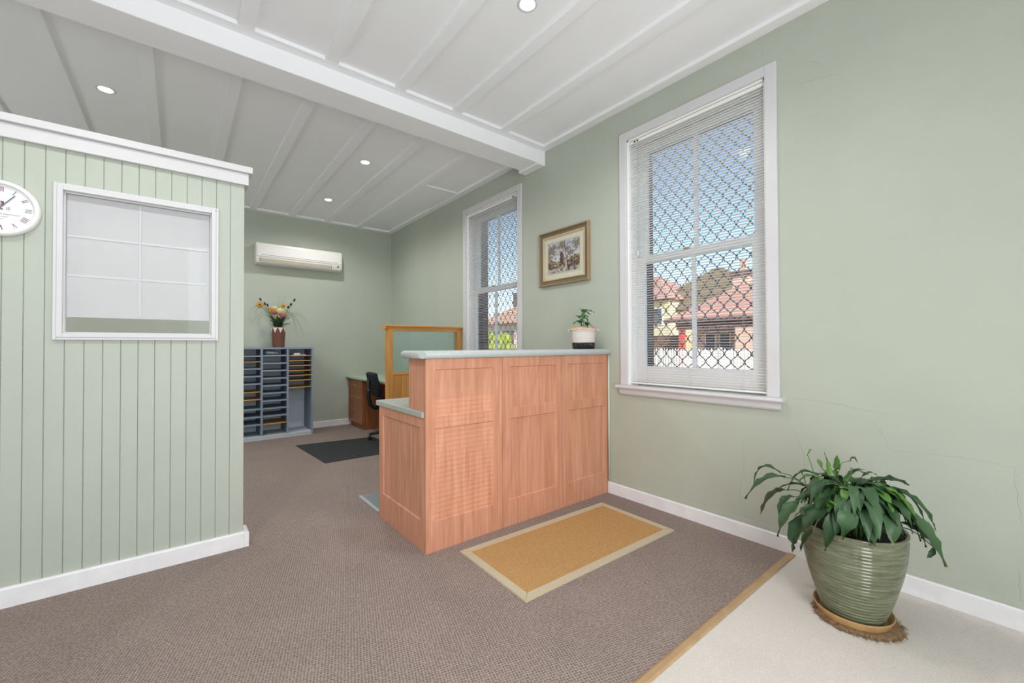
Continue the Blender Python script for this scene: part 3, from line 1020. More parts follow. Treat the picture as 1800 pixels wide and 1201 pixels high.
# slab with bullnosed edges
def bull_slab(bm, x0, x1, y0, y1, zc, r, n=8, cr=0.012):
    lay = []
    for i in range(n + 1):
        a_ = -PI / 2 + PI * i / n
        ins = r * (1 - math.cos(a_)) * 0.9
        z = zc + r * math.sin(a_)
        pts = []
        for cx, cy, q in ((x0 + cr, y0 + cr, 2), (x1 - cr, y0 + cr, 3), (x1 - cr, y1 - cr, 0), (x0 + cr, y1 - cr, 1)):
            for k_ in range(5):
                t_ = (q + k_ / 4) * PI / 2
                rr = max(cr, 0.0)
                dx, dy = math.cos(t_), math.sin(t_)
                px, py = cx + rr * dx, cy + rr * dy
                px += ins * (1 if px < (x0 + x1) / 2 else -1)
                py += ins * (1 if py < (y0 + y1) / 2 else -1)
                pts.append(bm.verts.new((px, py, z)))
        lay.append(pts)
    m_ = len(lay[0])
    for a_, b_ in zip(lay, lay[1:]):
        for i in range(m_):
            bm.faces.new((a_[i], a_[(i + 1) % m_], b_[(i + 1) % m_], b_[i])).smooth = True
    bm.faces.new(lay[0][::-1])
    bm.faces.new(lay[-1])
bm.free()
bm = bmesh.new()
bull_slab(bm, 1.100, W - 0.001, 2.228, 2.520, 1.1815, 0.0238, cr=0.002)
cut = bmesh.ops.bisect_plane(bm, geom=bm.verts[:] + bm.edges[:] + bm.faces[:], plane_co=(1.134, 2.228, 1.18), plane_no=(-0.7071, -0.7071, 0), clear_outer=True)
bmesh.ops.contextual_create(bm, geom=[e for e in cut['geom_cut'] if isinstance(e, bmesh.types.BMEdge)])
for f in bm.faces:
    if abs(f.normal.x + 0.7071) < 0.02 and abs(f.normal.z) < 0.02:
        f.smooth = False
solo('counter_ledge', bm, 'ledge_laminate', (1.1, 2.3, 1.158), 'pale grey bullnosed ledge on top of the reception counter', 'counter ledge')
bm = bmesh.new()
tube(bm, [(W - 0.009, 2.249, 0.118), (W - 0.009, 2.249, 1.155)], 0.0085, 10)
solo('trim_2', bm, 'conduit_paint', (W - 0.009, 2.249, 0.118), 'pale green vertical conduit between counter and wall', 'trim', kind='structure')

# ------------------------------------------------------------------ jute mat
MATR = math.radians(-1.25)
mt = thing('doormat', (1.948, 1.838, 0.0), 'brown jute mat with beige border before the counter', 'mat', rotz=MATR)
hx, hy, bw = 0.637, 0.312, 0.052
bm = bxm((-hx + bw - .004, hx - bw + .004, -hy + bw - .004, hy - bw + .004, 0.0008, 0.0075))
obj('woven_field', bm, 'jute', mt, local=True)
for poly in ([(-hx, -hy), (hx, -hy), (hx - bw, -hy + bw), (-hx + bw, -hy + bw)], [(hx, -hy), (hx, hy), (hx - bw, hy - bw), (hx - bw, -hy + bw)],
             [(hx, hy), (-hx, hy), (-hx + bw, hy - bw), (hx - bw, hy - bw)], [(-hx, hy), (-hx, -hy), (-hx + bw, -hy + bw), (-hx + bw, hy - bw)]):
    bm = bmesh.new()
    prism(bm, poly, 'Z', 0.0006, 0.0095)
    bmesh.ops.bevel(bm, geom=[e for e in bm.edges if all(v.co.z > 0.009 for v in e.verts)], offset=0.003, segments=2, affect='EDGES')
    obj('border', bm, 'jute_border', mt, local=True)

# ------------------------------------------------------------------ framed painting
PYC = (2.449 + 3.092) / 2
pc = thing('framed_painting', (W, PYC, 1.815), 'gilt framed landscape painting of a tall gum tree', 'painting')
def pic_frame(name, y0, y1, z0, z1, w, xa, xb, mat, bev=0.0, prof=None):
    bm = bmesh.new()
    # mitred moulding: profile (inset 0..1, proud) swept round
    prof = prof or [(0, 0), (0, 1), (1, 1), (1, 0)]
    loops = []
    for u, h in prof:
        i = u * w
        x = xb + (xa - xb) * h
        loops.append([bm.verts.new(q) for q in ((x, y0 + i, z0 + i), (x, y1 - i, z0 + i), (x, y1 - i, z1 - i), (x, y0 + i, z1 - i))])
    for a, b in zip(loops, loops[1:]):
        for k_ in range(4):
            bm.faces.new((a[k_], a[(k_ + 1) % 4], b[(k_ + 1) % 4], b[k_]))
    bmesh.ops.recalc_face_normals(bm, faces=bm.faces)
    obj(name, bm, mat, pc)
y0, y1, z0, z1 = 2.446, 3.092, 1.815, 2.340
pic_frame('outer_frame', y0, y1, z0, z1, 0.052, W - 0.036, W - 0.001, 'frame_tan', prof=[(0, 0), (0, .85), (.08, 1), (.20, .97), (.26, .84)])
pic_frame('frame_cove', y0 + .0135, y1 - .0135, z0 + .0135, z1 - .0135, 0.0385, W - 0.031, W - 0.001, 'frame_shade_brown', prof=[(0, .97), (.20, .62), (.5, .42), (.85, .40), (.9, .55), (1, .55), (1, 0)])
pic_frame('gilt_slip', y0 + .050, y1 - .050, z0 + .050, z1 - .050, 0.024, W - 0.021, W - 0.002, 'frame_gilt', prof=[(0, 0), (0, 1), (.4, 1), (.55, .7), (1, .55), (1, 0)])
pic_frame('linen_mount', y0 + .072, y1 - .072, z0 + .072, z1 - .072, 0.046, W - 0.0115, W - 0.003, 'picture_mat', prof=[(0, 0), (0, 1), (1, .8), (1, 0)])
pic_frame('inner_slip', y0 + .112, y1 - .112, z0 + .109, z1 - .109, 0.006, W - 0.0125, W - 0.003, 'frame_gilt')
# the picture itself, strokes of colour on a fine grid (seen from the room: left is +y)
py0, py1, pz0, pz1 = y0 + .117, y1 - .117, z0 + .114, z1 - .114
NX, NZ = 130, 100
bm = bmesh.new()
cl = bm.loops.layers.float_color.new('Col')
g = [[bm.verts.new((W - 0.0095, py1 + (py0 - py1) * i / NX, pz0 + (pz1 - pz0) * j / NZ)) for j in range(NZ + 1)] for i in range(NX + 1)]
def fbm(x, y, s, o=0.0):
    return noise.fractal(Vector((x * s, y * s, o)), 0.8, 2.0, 4)
def mixv(a, b, t):
    t = max(0.0, min(1.0, t))
    return tuple(a[k_] + (b[k_] - a[k_]) * t for k_ in range(3))
SKY1, SKY2 = lin(196, 200, 212)[:3], lin(214, 206, 196)[:3]
DKT, MID, LEAF, TAN, RUST = lin(58, 48, 46)[:3], lin(112, 96, 80)[:3], lin(136, 132, 118)[:3], lin(182, 164, 126)[:3], lin(112, 82, 60)[:3]
TRUNK, TRD, WATER = lin(190, 182, 186)[:3], lin(92, 82, 96)[:3], lin(190, 182, 178)[:3]
def pix(u, v):
    c = mixv(SKY2, SKY1, v)
    n1 = fbm(u, v, 5.0, 1.0)
    n2 = fbm(u, v, 14.0, 4.0)
    c = mixv(c, lin(172, 172, 180)[:3], 0.5 + n1)
    for (cu, cv, ru, rv) in ((.10, .72, .16, .22), (.22, .84, .16, .12), (.42, .86, .14, .14), (.72, .62, .12, .12), (.92, .82, .16, .18), (.62, .72, .10, .10), (.04, .52, .10, .16)):
        d = math.hypot((u - cu) / ru, (v - cv) / rv) + 0.9 * n2 + 0.5 * n1
        if d < 0.85:
            c = mixv(LEAF, MID, 0.5 + n2)
    for (cu, top, wd) in ((.44, .66, .09), (.58, .48, .07), (.68, .44, .05)):
        if v < top + 0.1 * n2 and abs(u - cu) < wd * (0.6 + 0.9 * (top - v)) + 0.05 * n2:
            c = mixv(DKT, RUST, 0.3 + n2)
    h = 0.34 + 0.10 * math.sin(u * 9 + 1) + 0.14 * n1
    if u > 0.82:
        h += 0.18 * (u - 0.82) / 0.18 + 0.08
    if v < h:
        c = mixv(TAN, mixv(RUST, DKT, 0.5 + n2 * 1.4), 0.45 + 1.2 * (h - v) * 2 + n2)
    if v < 0.16 + 0.06 * n1:
        c = mixv(WATER, DKT, 0.35 + 1.3 * n1 + 0.6 * n2)
    tc = 0.565 + 0.02 * math.sin(v * 5) - 0.01 * v
    tw = 0.026 - 0.014 * v
    if v > 0.12 and abs(u - tc) < tw:
        c = mixv(TRD, TRUNK, (0.75 - v) * 1.6 + (tc - u) / tw * 0.4 + 0.2)
    for (u0_, v0_, u1_, v1_) in ((.57, .80, .70, .95), (.68, .93, .80, .84), (.57, .72, .50, .92)):
        t_ = ((u - u0_) * (u1_ - u0_) + (v - v0_) * (v1_ - v0_)) / ((u1_ - u0_) ** 2 + (v1_ - v0_) ** 2)
        if 0 < t_ < 1 and math.hypot(u - u0_ - t_ * (u1_ - u0_), v - v0_ - t_ * (v1_ - v0_)) < 0.008:
            c = TRD
    return c + (1,)
PX_ = [[pix(i / NX, j / NZ) for j in range(NZ + 1)] for i in range(NX + 1)]
for i in range(NX):
    for j in range(NZ):
        f = bm.faces.new((g[i][j], g[i + 1][j], g[i + 1][j + 1], g[i][j + 1]))
        for l_, (a_, b_) in zip(f.loops, ((i, j), (i + 1, j), (i + 1, j + 1), (i, j + 1))):
            l_[cl] = PX_[a_][b_]
bmesh.ops.recalc_face_normals(bm, faces=bm.faces)
obj('canvas', bm, 'canvas_paint', pc)

# ------------------------------------------------------------------ basket plant on the ledge
BX, BY, BZ = 2.672, 2.385, 1.2056
bk = thing('plant_basket', (BX, BY, BZ), 'white rope basket with black base on the counter ledge', 'basket')
bm = bmesh.new()
pr = []
for i in range(13):
    t_ = i / 12
    pr.append((0.092 + 0.010 * t_ + 0.0011 * (i % 2), 0.050 + 0.108 * t_))
lathe(bm, pr + [(0.112, 0.160), (0.114, 0.164), (0.104, 0.168), (0.098, 0.160), (0.096, 0.130)], 36, (BX, BY, BZ), cap=False)
obj('rope_body', bm, 'basket_white', bk)
bm = bmesh.new()
lathe(bm, [(0.001, 0.001), (0.084, 0.001), (0.091, 0.006), (0.094, 0.03), (0.0945, 0.052), (0.092, 0.056)], 36, (BX, BY, BZ), cap=False)
obj('black_base', bm, 'basket_black', bk)
for k in range(60):
    a_ = random.uniform(0, 2 * PI)
    z_ = random.uniform(0.012, 0.048)
    bm = bmesh.new() if k == 0 else bm
    r0 = 0.0925 + z_ * 0.04
    blob(bm, (BX + r0 * math.cos(a_), BY + r0 * math.sin(a_), BZ + z_), 0.0022, 1)
obj('stitching', bm, 'basket_fleck', bk, kind='stuff')
bm = bmesh.new()
n = 48
ring = []
for i in range(n):
    a_ = 2 * PI * i / n
    j_ = 0.006 * noise.noise(Vector((math.cos(a_) * 4, math.sin(a_) * 4, 0)))
    ring.append([(0.100 + 0.008 + j_, 0.166), (0.104 + j_, 0.176 + j_ * 2), (0.094, 0.184 + j_ * 2), (0.080, 0.178), (0.072, 0.165)])
vr = [[bm.verts.new((BX + r0 * math.cos(2 * PI * i / n), BY + r0 * math.sin(2 * PI * i / n), BZ + z_)) for r0, z_ in ring[i]] for i in range(n)]
for i in range(n):
    for j in range(4):
        bm.faces.new((vr[i][j], vr[(i + 1) % n][j], vr[(i + 1) % n][j + 1], vr[i][j + 1])).smooth = True
obj('burlap_liner', bm, 'burlap', bk)
bm = bmesh.new()
lathe(bm, [(0.0005, 0.166), (0.075, 0.166), (0.075, 0.15)], 24, (BX, BY, BZ), cap=False)
obj('soil', bm, 'soil', bk)
for s in (-1, 1):
    bm = bmesh.new()
    ax = Vector((0.60, -0.80, 0)) * s
    c_ = Vector((BX, BY, BZ + 0.158)) + ax * 0.112
    sd = Vector((-ax.y, ax.x, 0)).normalized()
    tube(bm, [c_ - sd * .03, c_ - sd * .02 + ax * .016 + Vector((0, 0, -.002)), c_ + sd * .02 + ax * .016 + Vector((0, 0, -.002)), c_ + sd * .03], 0.006, 8)
    obj('rope_handle', bm, 'basket_white', bk)

def leaf_mesh(p0, p1, p2, width, fold=0.25, n=7, tip=1.0, shape=0.85):
    """pointed blade along a curve, folded at the midrib"""
    pts = bez(p0, p1, p2, n)
    bm = bmesh.new()
    rows = []
    for i, p in enumerate(pts):
        t = (pts[min(i + 1, n)] - pts[max(i - 1, 0)])
        if t.length < 1e-6:
            t = Vector((0, 0, 1))
        t.normalize()
        s = t.cross(Vector((0, 0, 1)))
        if s.length < 0.15:
            s = t.cross(Vector((0.9, -0.3, 0.2)))
        s.normalize()
        up = s.cross(t).normalized()
        u = i / n
        w = width / 2 * max(0.0, math.sin(PI * u ** shape)) ** 0.75
        if i == 0:
            w = width * 0.06
        if i == n:
            w = width * 0.01
        wav = 0.09 * width * math.sin(i * 2.3 + width * 300)
        rows.append([bm.verts.new(p + s * w + up * (w * fold + wav)), bm.verts.new(p + s * w * .5 + up * w * fold * .35), bm.verts.new(p),
                     bm.verts.new(p - s * w * .5 + up * w * fold * .35), bm.verts.new(p - s * w + up * (w * fold - wav))])
    for a, b in zip(rows, rows[1:]):
        for k in range(4):
            bm.faces.new((a[k], a[k + 1], b[k + 1], b[k])).smooth = True
    return bm
sp = thing('small_ivy', (BX, BY, BZ + 0.166), 'small green ivy-like plant growing in the rope basket', 'plant')
vR, vF = Vector((0.78, -0.62, 0)), Vector((0.62, 0.78, 0))   # across / along the room diagonal
def bp(a, d, z):
    return Vector((BX, BY, BZ + 0.166)) + vR * a * 1.25 + vF * d + Vector((0, 0, z * 1.12))
for (a0, z0_, a1, z1_, a2, z2_, w, d) in (
        (-.02, .055, -.045, .058, -.072, .040, .036, -.02), (-.025, .085, -.035, .095, -.052, .104, .028, 0), (-.025, .085, -.015, .098, -.008, .104, .022, .01),
        (0, .12, -.012, .148, -.03, .152, .012, 0), (.004, .12, .006, .144, .010, .148, .026, .01), (.012, .145, .035, .142, .075, .126, .028, .01),
        (.018, .14, .026, .12, .050, .108, .030, -.01), (.0, .085, .018, .07, .030, .03, .040, -.025), (-.005, .08, -.02, .06, -.022, .024, .032, -.03),
        (.02, .05, .04, .035, .068, .008, .022, -.01), (.005, .055, .012, .035, .02, .010, .038, -.04), (.0, .09, .02, .10, .03, .085, .034, .02), (.0, .13, -.006, .10, -.006, .075, .018, -.01)):
    lf = obj('leaf', leaf_mesh(bp(a0, d, z0_), bp(a1, d - .006, z1_), bp(a2, d - .012, z2_), w * 2.0, 0.2, 6, shape=0.7), 'leaf_small', sp)
for a_, z_, d in ((-.025, .085, 0), (0, .13, 0), (.015, .145, .01), (-.02, .055, -.02), (.02, .05, -.01)):
    bm = bmesh.new()
    tube(bm, [bp(a_ * .2, d * .3, 0.002), bp(a_ * .6, d, z_ * .6), bp(a_, d, z_)], 0.0016, 5)
    obj('stem', bm, 'stem_green', sp)

# ------------------------------------------------------------------ peace lily in the glazed pot
QX, QY = 2.402, 0.537
cm = bmesh.new()
n = 90
prev = None
vc = cm.verts.new((QX - .005, QY - .015, 0.010))
vt, vb = [], []
for i in range(n):
    a_ = 2 * PI * i / n
    rr = 0.158 + 0.006 * math.sin(3 * a_) + random.uniform(-0.005, 0.005)
    x_, y_ = QX - .005 + rr * math.cos(a_), QY - .015 + rr * math.sin(a_)
    vt.append(cm.verts.new((QX - .005 + (rr - .012) * math.cos(a_), QY - .015 + (rr - .012) * math.sin(a_), 0.011 + random.uniform(-.002, .002))))
    vb.append(cm.verts.new((x_, y_, 0.0005)))
for i in range(n):
    cm.faces.new((vc, vt[i], vt[(i + 1) % n]))
    cm.faces.new((vt[i], vb[i], vb[(i + 1) % n], vt[(i + 1) % n]))
cmat = solo('coir_mat', cm, 'coir', (QX, QY, 0), 'frayed brown coir pad under the terracotta saucer', 'mat')
bm = bmesh.new()
for i in range(420):
    a_ = random.uniform(0, 2 * PI)
    r0 = random.uniform(0.140, 0.158)
    r1 = r0 + random.uniform(0.006, 0.022)
    a2 = a_ + random.uniform(-.05, .05)
    tube(bm, [(QX - .005 + r0 * math.cos(a_), QY - .015 + r0 * math.sin(a_), random.uniform(.003, .013)), (QX - .005 + r1 * math.cos(a2), QY - .015 + r1 * math.sin(a2), random.uniform(.0012, .006))], 0.0009, 3, False)
obj('frayed_fibre', bm, 'coir', cmat, kind='stuff')
bm = bmesh.new()
lathe(bm, [(0.0005, 0.0125), (0.118, 0.0125), (0.128, 0.018), (0.141, 0.044), (0.146, 0.046), (0.147, 0.042), (0.135, 0.0125 + .006), (0.134, 0.0122)], 48, (QX, QY, 0), cap=False)
solo('pot_saucer', bm, 'saucer_clay', (QX, QY, 0.0122), 'tan glazed saucer holding the big plant pot', 'saucer')
bm = bmesh.new()
prof = []
PH = 0.385
for i in range(235):
    t_ = i / 234
    r0 = 0.112 + 0.080 * math.sin(min(1.0, t_ * 1.02) * PI / 2 * 0.98) ** 1.0
    rid = 0.0026 * (0.5 - 0.5 * math.cos(t_ * 2 * PI * 26)) if 0.03 < t_ < 0.95 else 0.0
    prof.append((r0 + rid, 0.0195 + PH * t_))
prof += [(0.196, 0.0195 + PH + .006), (0.194, 0.0195 + PH + .012), (0.184, 0.0195 + PH + .010), (0.178, 0.0195 + PH - .01), (0.170, 0.36)]
lathe(bm, [(0.0005, 0.0195)] + prof, 72, (QX, QY, 0), cap=False)
pot = solo('plant_pot', bm, 'glaze', (QX, QY, 0.0195), 'ribbed olive green glazed pot holding the peace lily', 'pot')
bm = bmesh.new()
lathe(bm, [(0.0005, 0.372), (0.10, 0.370), (0.174, 0.362)], 30, (QX, QY, 0), cap=False)
obj('potting_soil', bm, 'soil', pot)
LILY = [((2.318, 0.771, 0.587), (2.269, 0.849, 0.564), (2.232, 0.923, 0.459)), ((2.38, 0.815, 0.587), (2.362, 0.892, 0.6), (2.354, 0.929, 0.509)),
        ((2.348, 0.774, 0.518), (2.304, 0.83, 0.486), (2.275, 0.87, 0.388)), ((2.262, 0.701, 0.502), (2.205, 0.728, 0.454), (2.177, 0.76, 0.343)),
        ((2.237, 0.673, 0.454), (2.183, 0.689, 0.39), (2.17, 0.699, 0.298)), ((2.256, 0.592, 0.527), (2.179, 0.615, 0.487), (2.14, 0.65, 0.415)),
        ((2.241, 0.566, 0.498), (2.201, 0.56, 0.437), (2.177, 0.579, 0.345)), ((2.25, 0.526, 0.539), (2.204, 0.504, 0.493), (2.18, 0.519, 0.415)),
        ((2.268, 0.494, 0.506), (2.237, 0.446, 0.473), (2.222, 0.421, 0.405)), ((2.328, 0.407, 0.529), (2.283, 0.378, 0.491), (2.264, 0.374, 0.425)),
        ((2.387, 0.465, 0.596), (2.36, 0.401, 0.569), (2.345, 0.332, 0.511)), ((2.436, 0.474, 0.615), (2.451, 0.409, 0.636), (2.464, 0.352, 0.625)),
        ((2.452, 0.401, 0.598), (2.45, 0.319, 0.556), (2.451, 0.269, 0.459)), ((2.387, 0.327, 0.532), (2.357, 0.277, 0.461), (2.347, 0.231, 0.363)),
        ((2.398, 0.368, 0.478), (2.379, 0.316, 0.467), (2.379, 0.272, 0.428)), ((2.298, 0.633, 0.62), (2.255, 0.639, 0.599), (2.231, 0.656, 0.549)),
        ((2.404, 0.616, 0.607), (2.412, 0.628, 0.663), (2.409, 0.637, 0.719)), ((2.438, 0.603, 0.604), (2.448, 0.602, 0.657), (2.449, 0.598, 0.709)),
        ((2.396, 0.563, 0.605), (2.424, 0.529, 0.649), (2.452, 0.493, 0.66)), ((2.478, 0.514, 0.617), (2.505, 0.487, 0.639), (2.521, 0.462, 0.622)),
        ((2.242, 0.605, 0.542), (2.229, 0.575, 0.546), (2.215, 0.543, 0.537)), ((2.338, 0.543, 0.565), (2.338, 0.498, 0.593), (2.338, 0.453, 0.586)),
        ((2.308, 0.588, 0.576), (2.306, 0.548, 0.595), (2.307, 0.501, 0.59)), ((2.227, 0.628, 0.519), (2.189, 0.658, 0.495), (2.181, 0.695, 0.45)),
        ((2.216, 0.633, 0.408), (2.191, 0.653, 0.368), (2.177, 0.67, 0.309)), ((2.297, 0.727, 0.508), (2.249, 0.757, 0.493), (2.225, 0.772, 0.418)),
        ((2.309, 0.493, 0.555), (2.297, 0.454, 0.538), (2.294, 0.422, 0.499)), ((2.275, 0.641, 0.536), (2.247, 0.675, 0.542), (2.231, 0.703, 0.48)),
        ((2.354, 0.7, 0.554), (2.342, 0.756, 0.551), (2.329, 0.815, 0.512)), ((2.417, 0.651, 0.639), (2.434, 0.666, 0.663), (2.442, 0.675, 0.673)),
        ((2.383, 0.708, 0.554), (2.381, 0.718, 0.592), (2.378, 0.732, 0.62)), ((2.315, 0.558, 0.503), (2.299, 0.491, 0.519), (2.29, 0.441, 0.513)),
        ((2.339, 0.45, 0.552), (2.323, 0.43, 0.539), (2.314, 0.423, 0.498)), ((2.421, 0.541, 0.663), (2.456, 0.523, 0.649), (2.484, 0.49, 0.634)),
        ((2.5, 0.418, 0.596), (2.508, 0.426, 0.576), (2.508, 0.429, 0.551)), ((2.38, 0.269, 0.414), (2.358, 0.272, 0.391), (2.345, 0.286, 0.375)),
        ((2.342, 0.618, 0.578), (2.316, 0.597, 0.556), (2.294, 0.602, 0.519)), ((2.361, 0.581, 0.583), (2.317, 0.545, 0.554), (2.29, 0.532, 0.532)),
        ((2.443, 0.534, 0.578), (2.461, 0.498, 0.583), (2.471, 0.456, 0.584))]
BRIGHT = {16, 17, 20, 21, 22, 29, 30, 31, 36, 37}
BROWN = {2}
WIDE = {0: .070, 1: .05, 2: .055, 3: .068, 4: .066, 5: .082, 6: .060, 7: .072, 8: .056, 9: .056, 10: .095, 11: .068, 12: .054, 13: .060, 14: .054}
pl = thing('peace_lily', (QX, QY, 0.37), 'leafy peace lily with drooping dark leaves in the glazed pot', 'plant')
def add_leaf(a, b, c, w, mat, tipped=True):
    a, b, c = Vector(a), Vector(b), Vector(c)
    lf = obj('leaf', leaf_mesh(a, b, c, w, 0.30, 8), mat, pl)
    root = Vector((QX + (a.x - QX) * 0.25 + random.uniform(-.02, .02), QY + (a.y - QY) * 0.25 + random.uniform(-.02, .02), 0.366))
    mid = Vector((QX + (a.x - QX) * 0.6, QY + (a.y - QY) * 0.6, max(0.46, a.z * 0.55 + 0.366 * 0.45 + 0.05)))
    bm = bmesh.new()
    tube(bm, bez(root, mid, a, 6), [0.0035, 0.003, 0.0028, 0.0026, 0.0024, 0.0022, 0.002], 6)
    obj('leaf_stalk', bm, 'stem_green', lf)
    if tipped:
        t = (c - b).normalized()
        pts = bez(a, b, c, 8)
        obj('dry_tip', leaf_mesh(c - t * .012, c - t * .006, c + t * .006, 0.010, 0.2, 4), 'leaf_tip', lf)
for k, (a, b, c) in enumerate(LILY):
    ln = (Vector(b) - Vector(a)).length + (Vector(c) - Vector(b)).length
    w = WIDE.get(k, min(0.05, max(0.022, 0.30 * ln)))
    add_leaf(a, b, c, w, 'leaf_bright' if k in BRIGHT else ('leaf_brown' if k in BROWN else 'leaf_dark'), k < 15)
rnd = random.Random(11)
for k in range(140):
    az = rnd.uniform(0, 2 * PI) if k % 3 else rnd.uniform(PI * 0.6, PI * 1.75)
    if k >= 110:
        az = rnd.uniform(PI * 1.15, PI * 1.85)
    out = rnd.uniform(0.05, 0.20)
    up_ = rnd.uniform(0.49, 0.60)
    ln = rnd.uniform(0.09, 0.17)
    d_ = Vector((math.cos(az), math.sin(az), 0))
    if d_.x > 0.3:
        out *= 0.8
        ln *= 0.8
    a = Vector((QX, QY, 0)) + d_ * out * 0.55 + Vector((0, 0, up_))
    b = a + d_ * ln * 0.5 + Vector((0, 0, 0.012))
    c = a + d_ * ln * 0.85 + Vector((0, 0, -ln * rnd.uniform(0.25, 0.7)))
    if c.x > W - 0.04:
        continue
    add_leaf(a, b, c, rnd.uniform(0.034, 0.058), 'leaf_dark' if rnd.random() < 0.8 else 'leaf_bright', False)
for pts, mat in (([(2.372, 0.63, 0.50), (2.372, 0.668, 0.61), (2.379, 0.683, 0.656), (2.385, 0.7, 0.70)], 'leaf_bright'), ([(2.42, 0.58, 0.52), (2.43, 0.591, 0.625), (2.443, 0.58, 0.676), (2.46, 0.55, 0.689)], 'leaf_brown')):
    bm = bmesh.new()
    tube(bm, pts, 0.0018, 5)
    st = obj('flower_stalk', bm, 'stem_green', pl)
    p_ = Vector(pts[-1])
    obj('spathe', leaf_mesh(p_ - Vector((0, 0, .004)), p_ + Vector((.004, -.01, .014)), p_ + Vector((0, -.014, .030)) if mat == 'leaf_bright' else p_ + Vector((.002, -.026, -.006)), 0.016, 0.8, 5), mat, st)

# ------------------------------------------------------------------ air conditioner
ax0, ax1 = 0.828, 1.968
ac = thing('air_conditioner', (1.4, YB, 2.385), 'white split-system air conditioner high on the far wall', 'air conditioner')
def acprof(pts):
    return [(YB - d, z) for d, z in pts]
bm = bmesh.new()
prism(bm, acprof([(0.001, 2.400), (0.001, 2.694), (0.150, 2.694), (0.186, 2.676), (0.194, 2.630), (0.194, 2.47), (0.170, 2.412), (0.10, 2.392)]), 'X', ax0, ax1)
bmesh.ops.bevel(bm, geom=bm.edges[:], offset=0.005, segments=2, affect='EDGES')
obj('body', bm, 'aircon_white', ac)
bm = bmesh.new()
prism(bm, acprof([(0.190, 2.485), (0.190, 2.650), (0.197, 2.650), (0.205, 2.640), (0.206, 2.500), (0.200, 2.487)]), 'X', ax0 + 0.012, ax1 - 0.012)
bmesh.ops.bevel(bm, geom=bm.edges[:], offset=0.003, segments=2, affect='EDGES')
obj('front_panel', bm, 'aircon_white', ac)
bm = bmesh.new()
prism(bm, acprof([(0.196, 2.474), (0.1985, 2.468), (0.180, 2.424), (0.176, 2.428)]), 'X', ax0 + 0.05, ax1 - 0.16)
obj('air_vane', bm, 'aircon_beige', ac)
obj('panel_line', bxm((ax0 + 0.06, ax1 - 0.06, YB - 0.2075, YB - 0.2045, 2.513, 2.518)), 'hand_grey', ac)
for x_ in (ax0 + 0.045, ax1 - 0.155):
    bm = bmesh.new()
    prism(bm, acprof([(0.197, 2.472), (0.1995, 2.470), (0.181, 2.424), (0.178, 2.426)]), 'X', x_, x_ + 0.005)
    obj('vane_slot', bm, 'dark_line', ac)
obj('indicator', bxm((ax1 - 0.07, ax1 - 0.045, YB - 0.1985, YB - 0.188, 2.452, 2.468)), 'dark_line', ac)

# ------------------------------------------------------------------ pigeonhole cabinet
KX0, KX1, KY, KYB, KZ = 0.520, 1.495, 6.405, 6.848, 1.228
cab = thing('pigeonhole_cabinet', (1.0, KY, 0), 'blue-grey open pigeonhole cabinet with many thin shelves', 'cabinet')
obj('top_board', bxm((KX0, KX1, KY, KYB, KZ - 0.024, KZ), bev=0.001), 'cabinet_blue', cab)
obj('side_board', bxm((KX1 - 0.022, KX1, KY, KYB, 0.0, KZ - 0.0245), bev=0.001), 'cabinet_blue', cab)
obj('side_board', bxm((KX0, KX0 + 0.022, KY, KYB, 0.0, KZ - 0.0245), bev=0.001), 'cabinet_blue', cab)
for a, b in ((0.852, 0.876), (1.161, 1.184)):
    obj('divider', bxm((a, b, KY, KYB - 0.012, 0.055, KZ - 0.0245), bev=0.001), 'cabinet_blue', cab)
obj('back_board', bxm((KX0 + 0.0225, KX1 - 0.0225, KYB - 0.011, KYB, 0.05, KZ - 0.0245)), 'cabinet_grey', cab)
obj('base_shelf', bxm((KX0 + 0.0225, KX1 - 0.0225, KY + 0.001, KYB - 0.0115, 0.035, 0.0545)), 'cabinet_grey', cab)
obj('kick_board', bxm((KX0 + 0.0225, KX1 - 0.0225, KY + 0.006, KY + 0.024, 0.0, 0.0345)), 'kick_grey', cab)
cols = [((KX0 + 0.0225, 0.8515), [(1.112, 0), (1.039, 1), (.945, 0), (.845, 0), (.745, 0), (.639, 1), (.539, 1), (.41, 0), (.307, 0), (.206, 0)]),
        ((0.8765, 1.1605), [(1.118, 0), (1.015, 0), (.915, 0), (.812, 0), (.714, 0), (.613, 0), (.512, 0), (.41, 0), (.309, 0), (.204, 1)]),
        ((1.1845, KX1 - 0.0225), [(1.113, 1), (1.042, 1), (.975, 1), (.905, 1), (.839, 1), (.771, 1), (.672, 1)])]
for (a, b), lst in cols:
    for z_, tim in lst:
        if tim:
            obj('timber_shelf', bxm((a, b, KY + 0.004, KYB - 0.0115, z_ - 0.005, z_ + 0.005)), 'shelf_timber', cab)
        else:
            obj('shelf', bxm((a, b, KY + 0.002, KYB - 0.0115, z_ - 0.009, z_ + 0.009)), 'cabinet_blue', cab)
solo('paper_pad', bxm((1.235, 1.405, KY + 0.03, KY + 0.26, 1.1185, 1.127), bev=0.001), 'card_white', (1.32, KY + .1, 1.1185), 'thin white paper pad on the top timber shelf', 'paper')
solo('white_box', bxm((1.262, 1.335, KY + 0.05, KY + 0.14, 1.1275, 1.148), bev=0.002), 'card_white', (1.30, KY + .1, 1.1275), 'little white box lying on the paper pad', 'box')
bm = bmesh.new()
blob(bm, (0.99, KY + 0.15, 1.155), (0.085, 0.09, 0.026), 3, 0.5, 2.0)
for v_ in bm.verts:
    v_.co.z = max(1.1275, v_.co.z)
solo('plastic_bag', bm, 'kick_grey', (0.99, KY + 0.15, 1.1275), 'crumpled grey plastic bag in the top middle pigeonhole', 'bag')

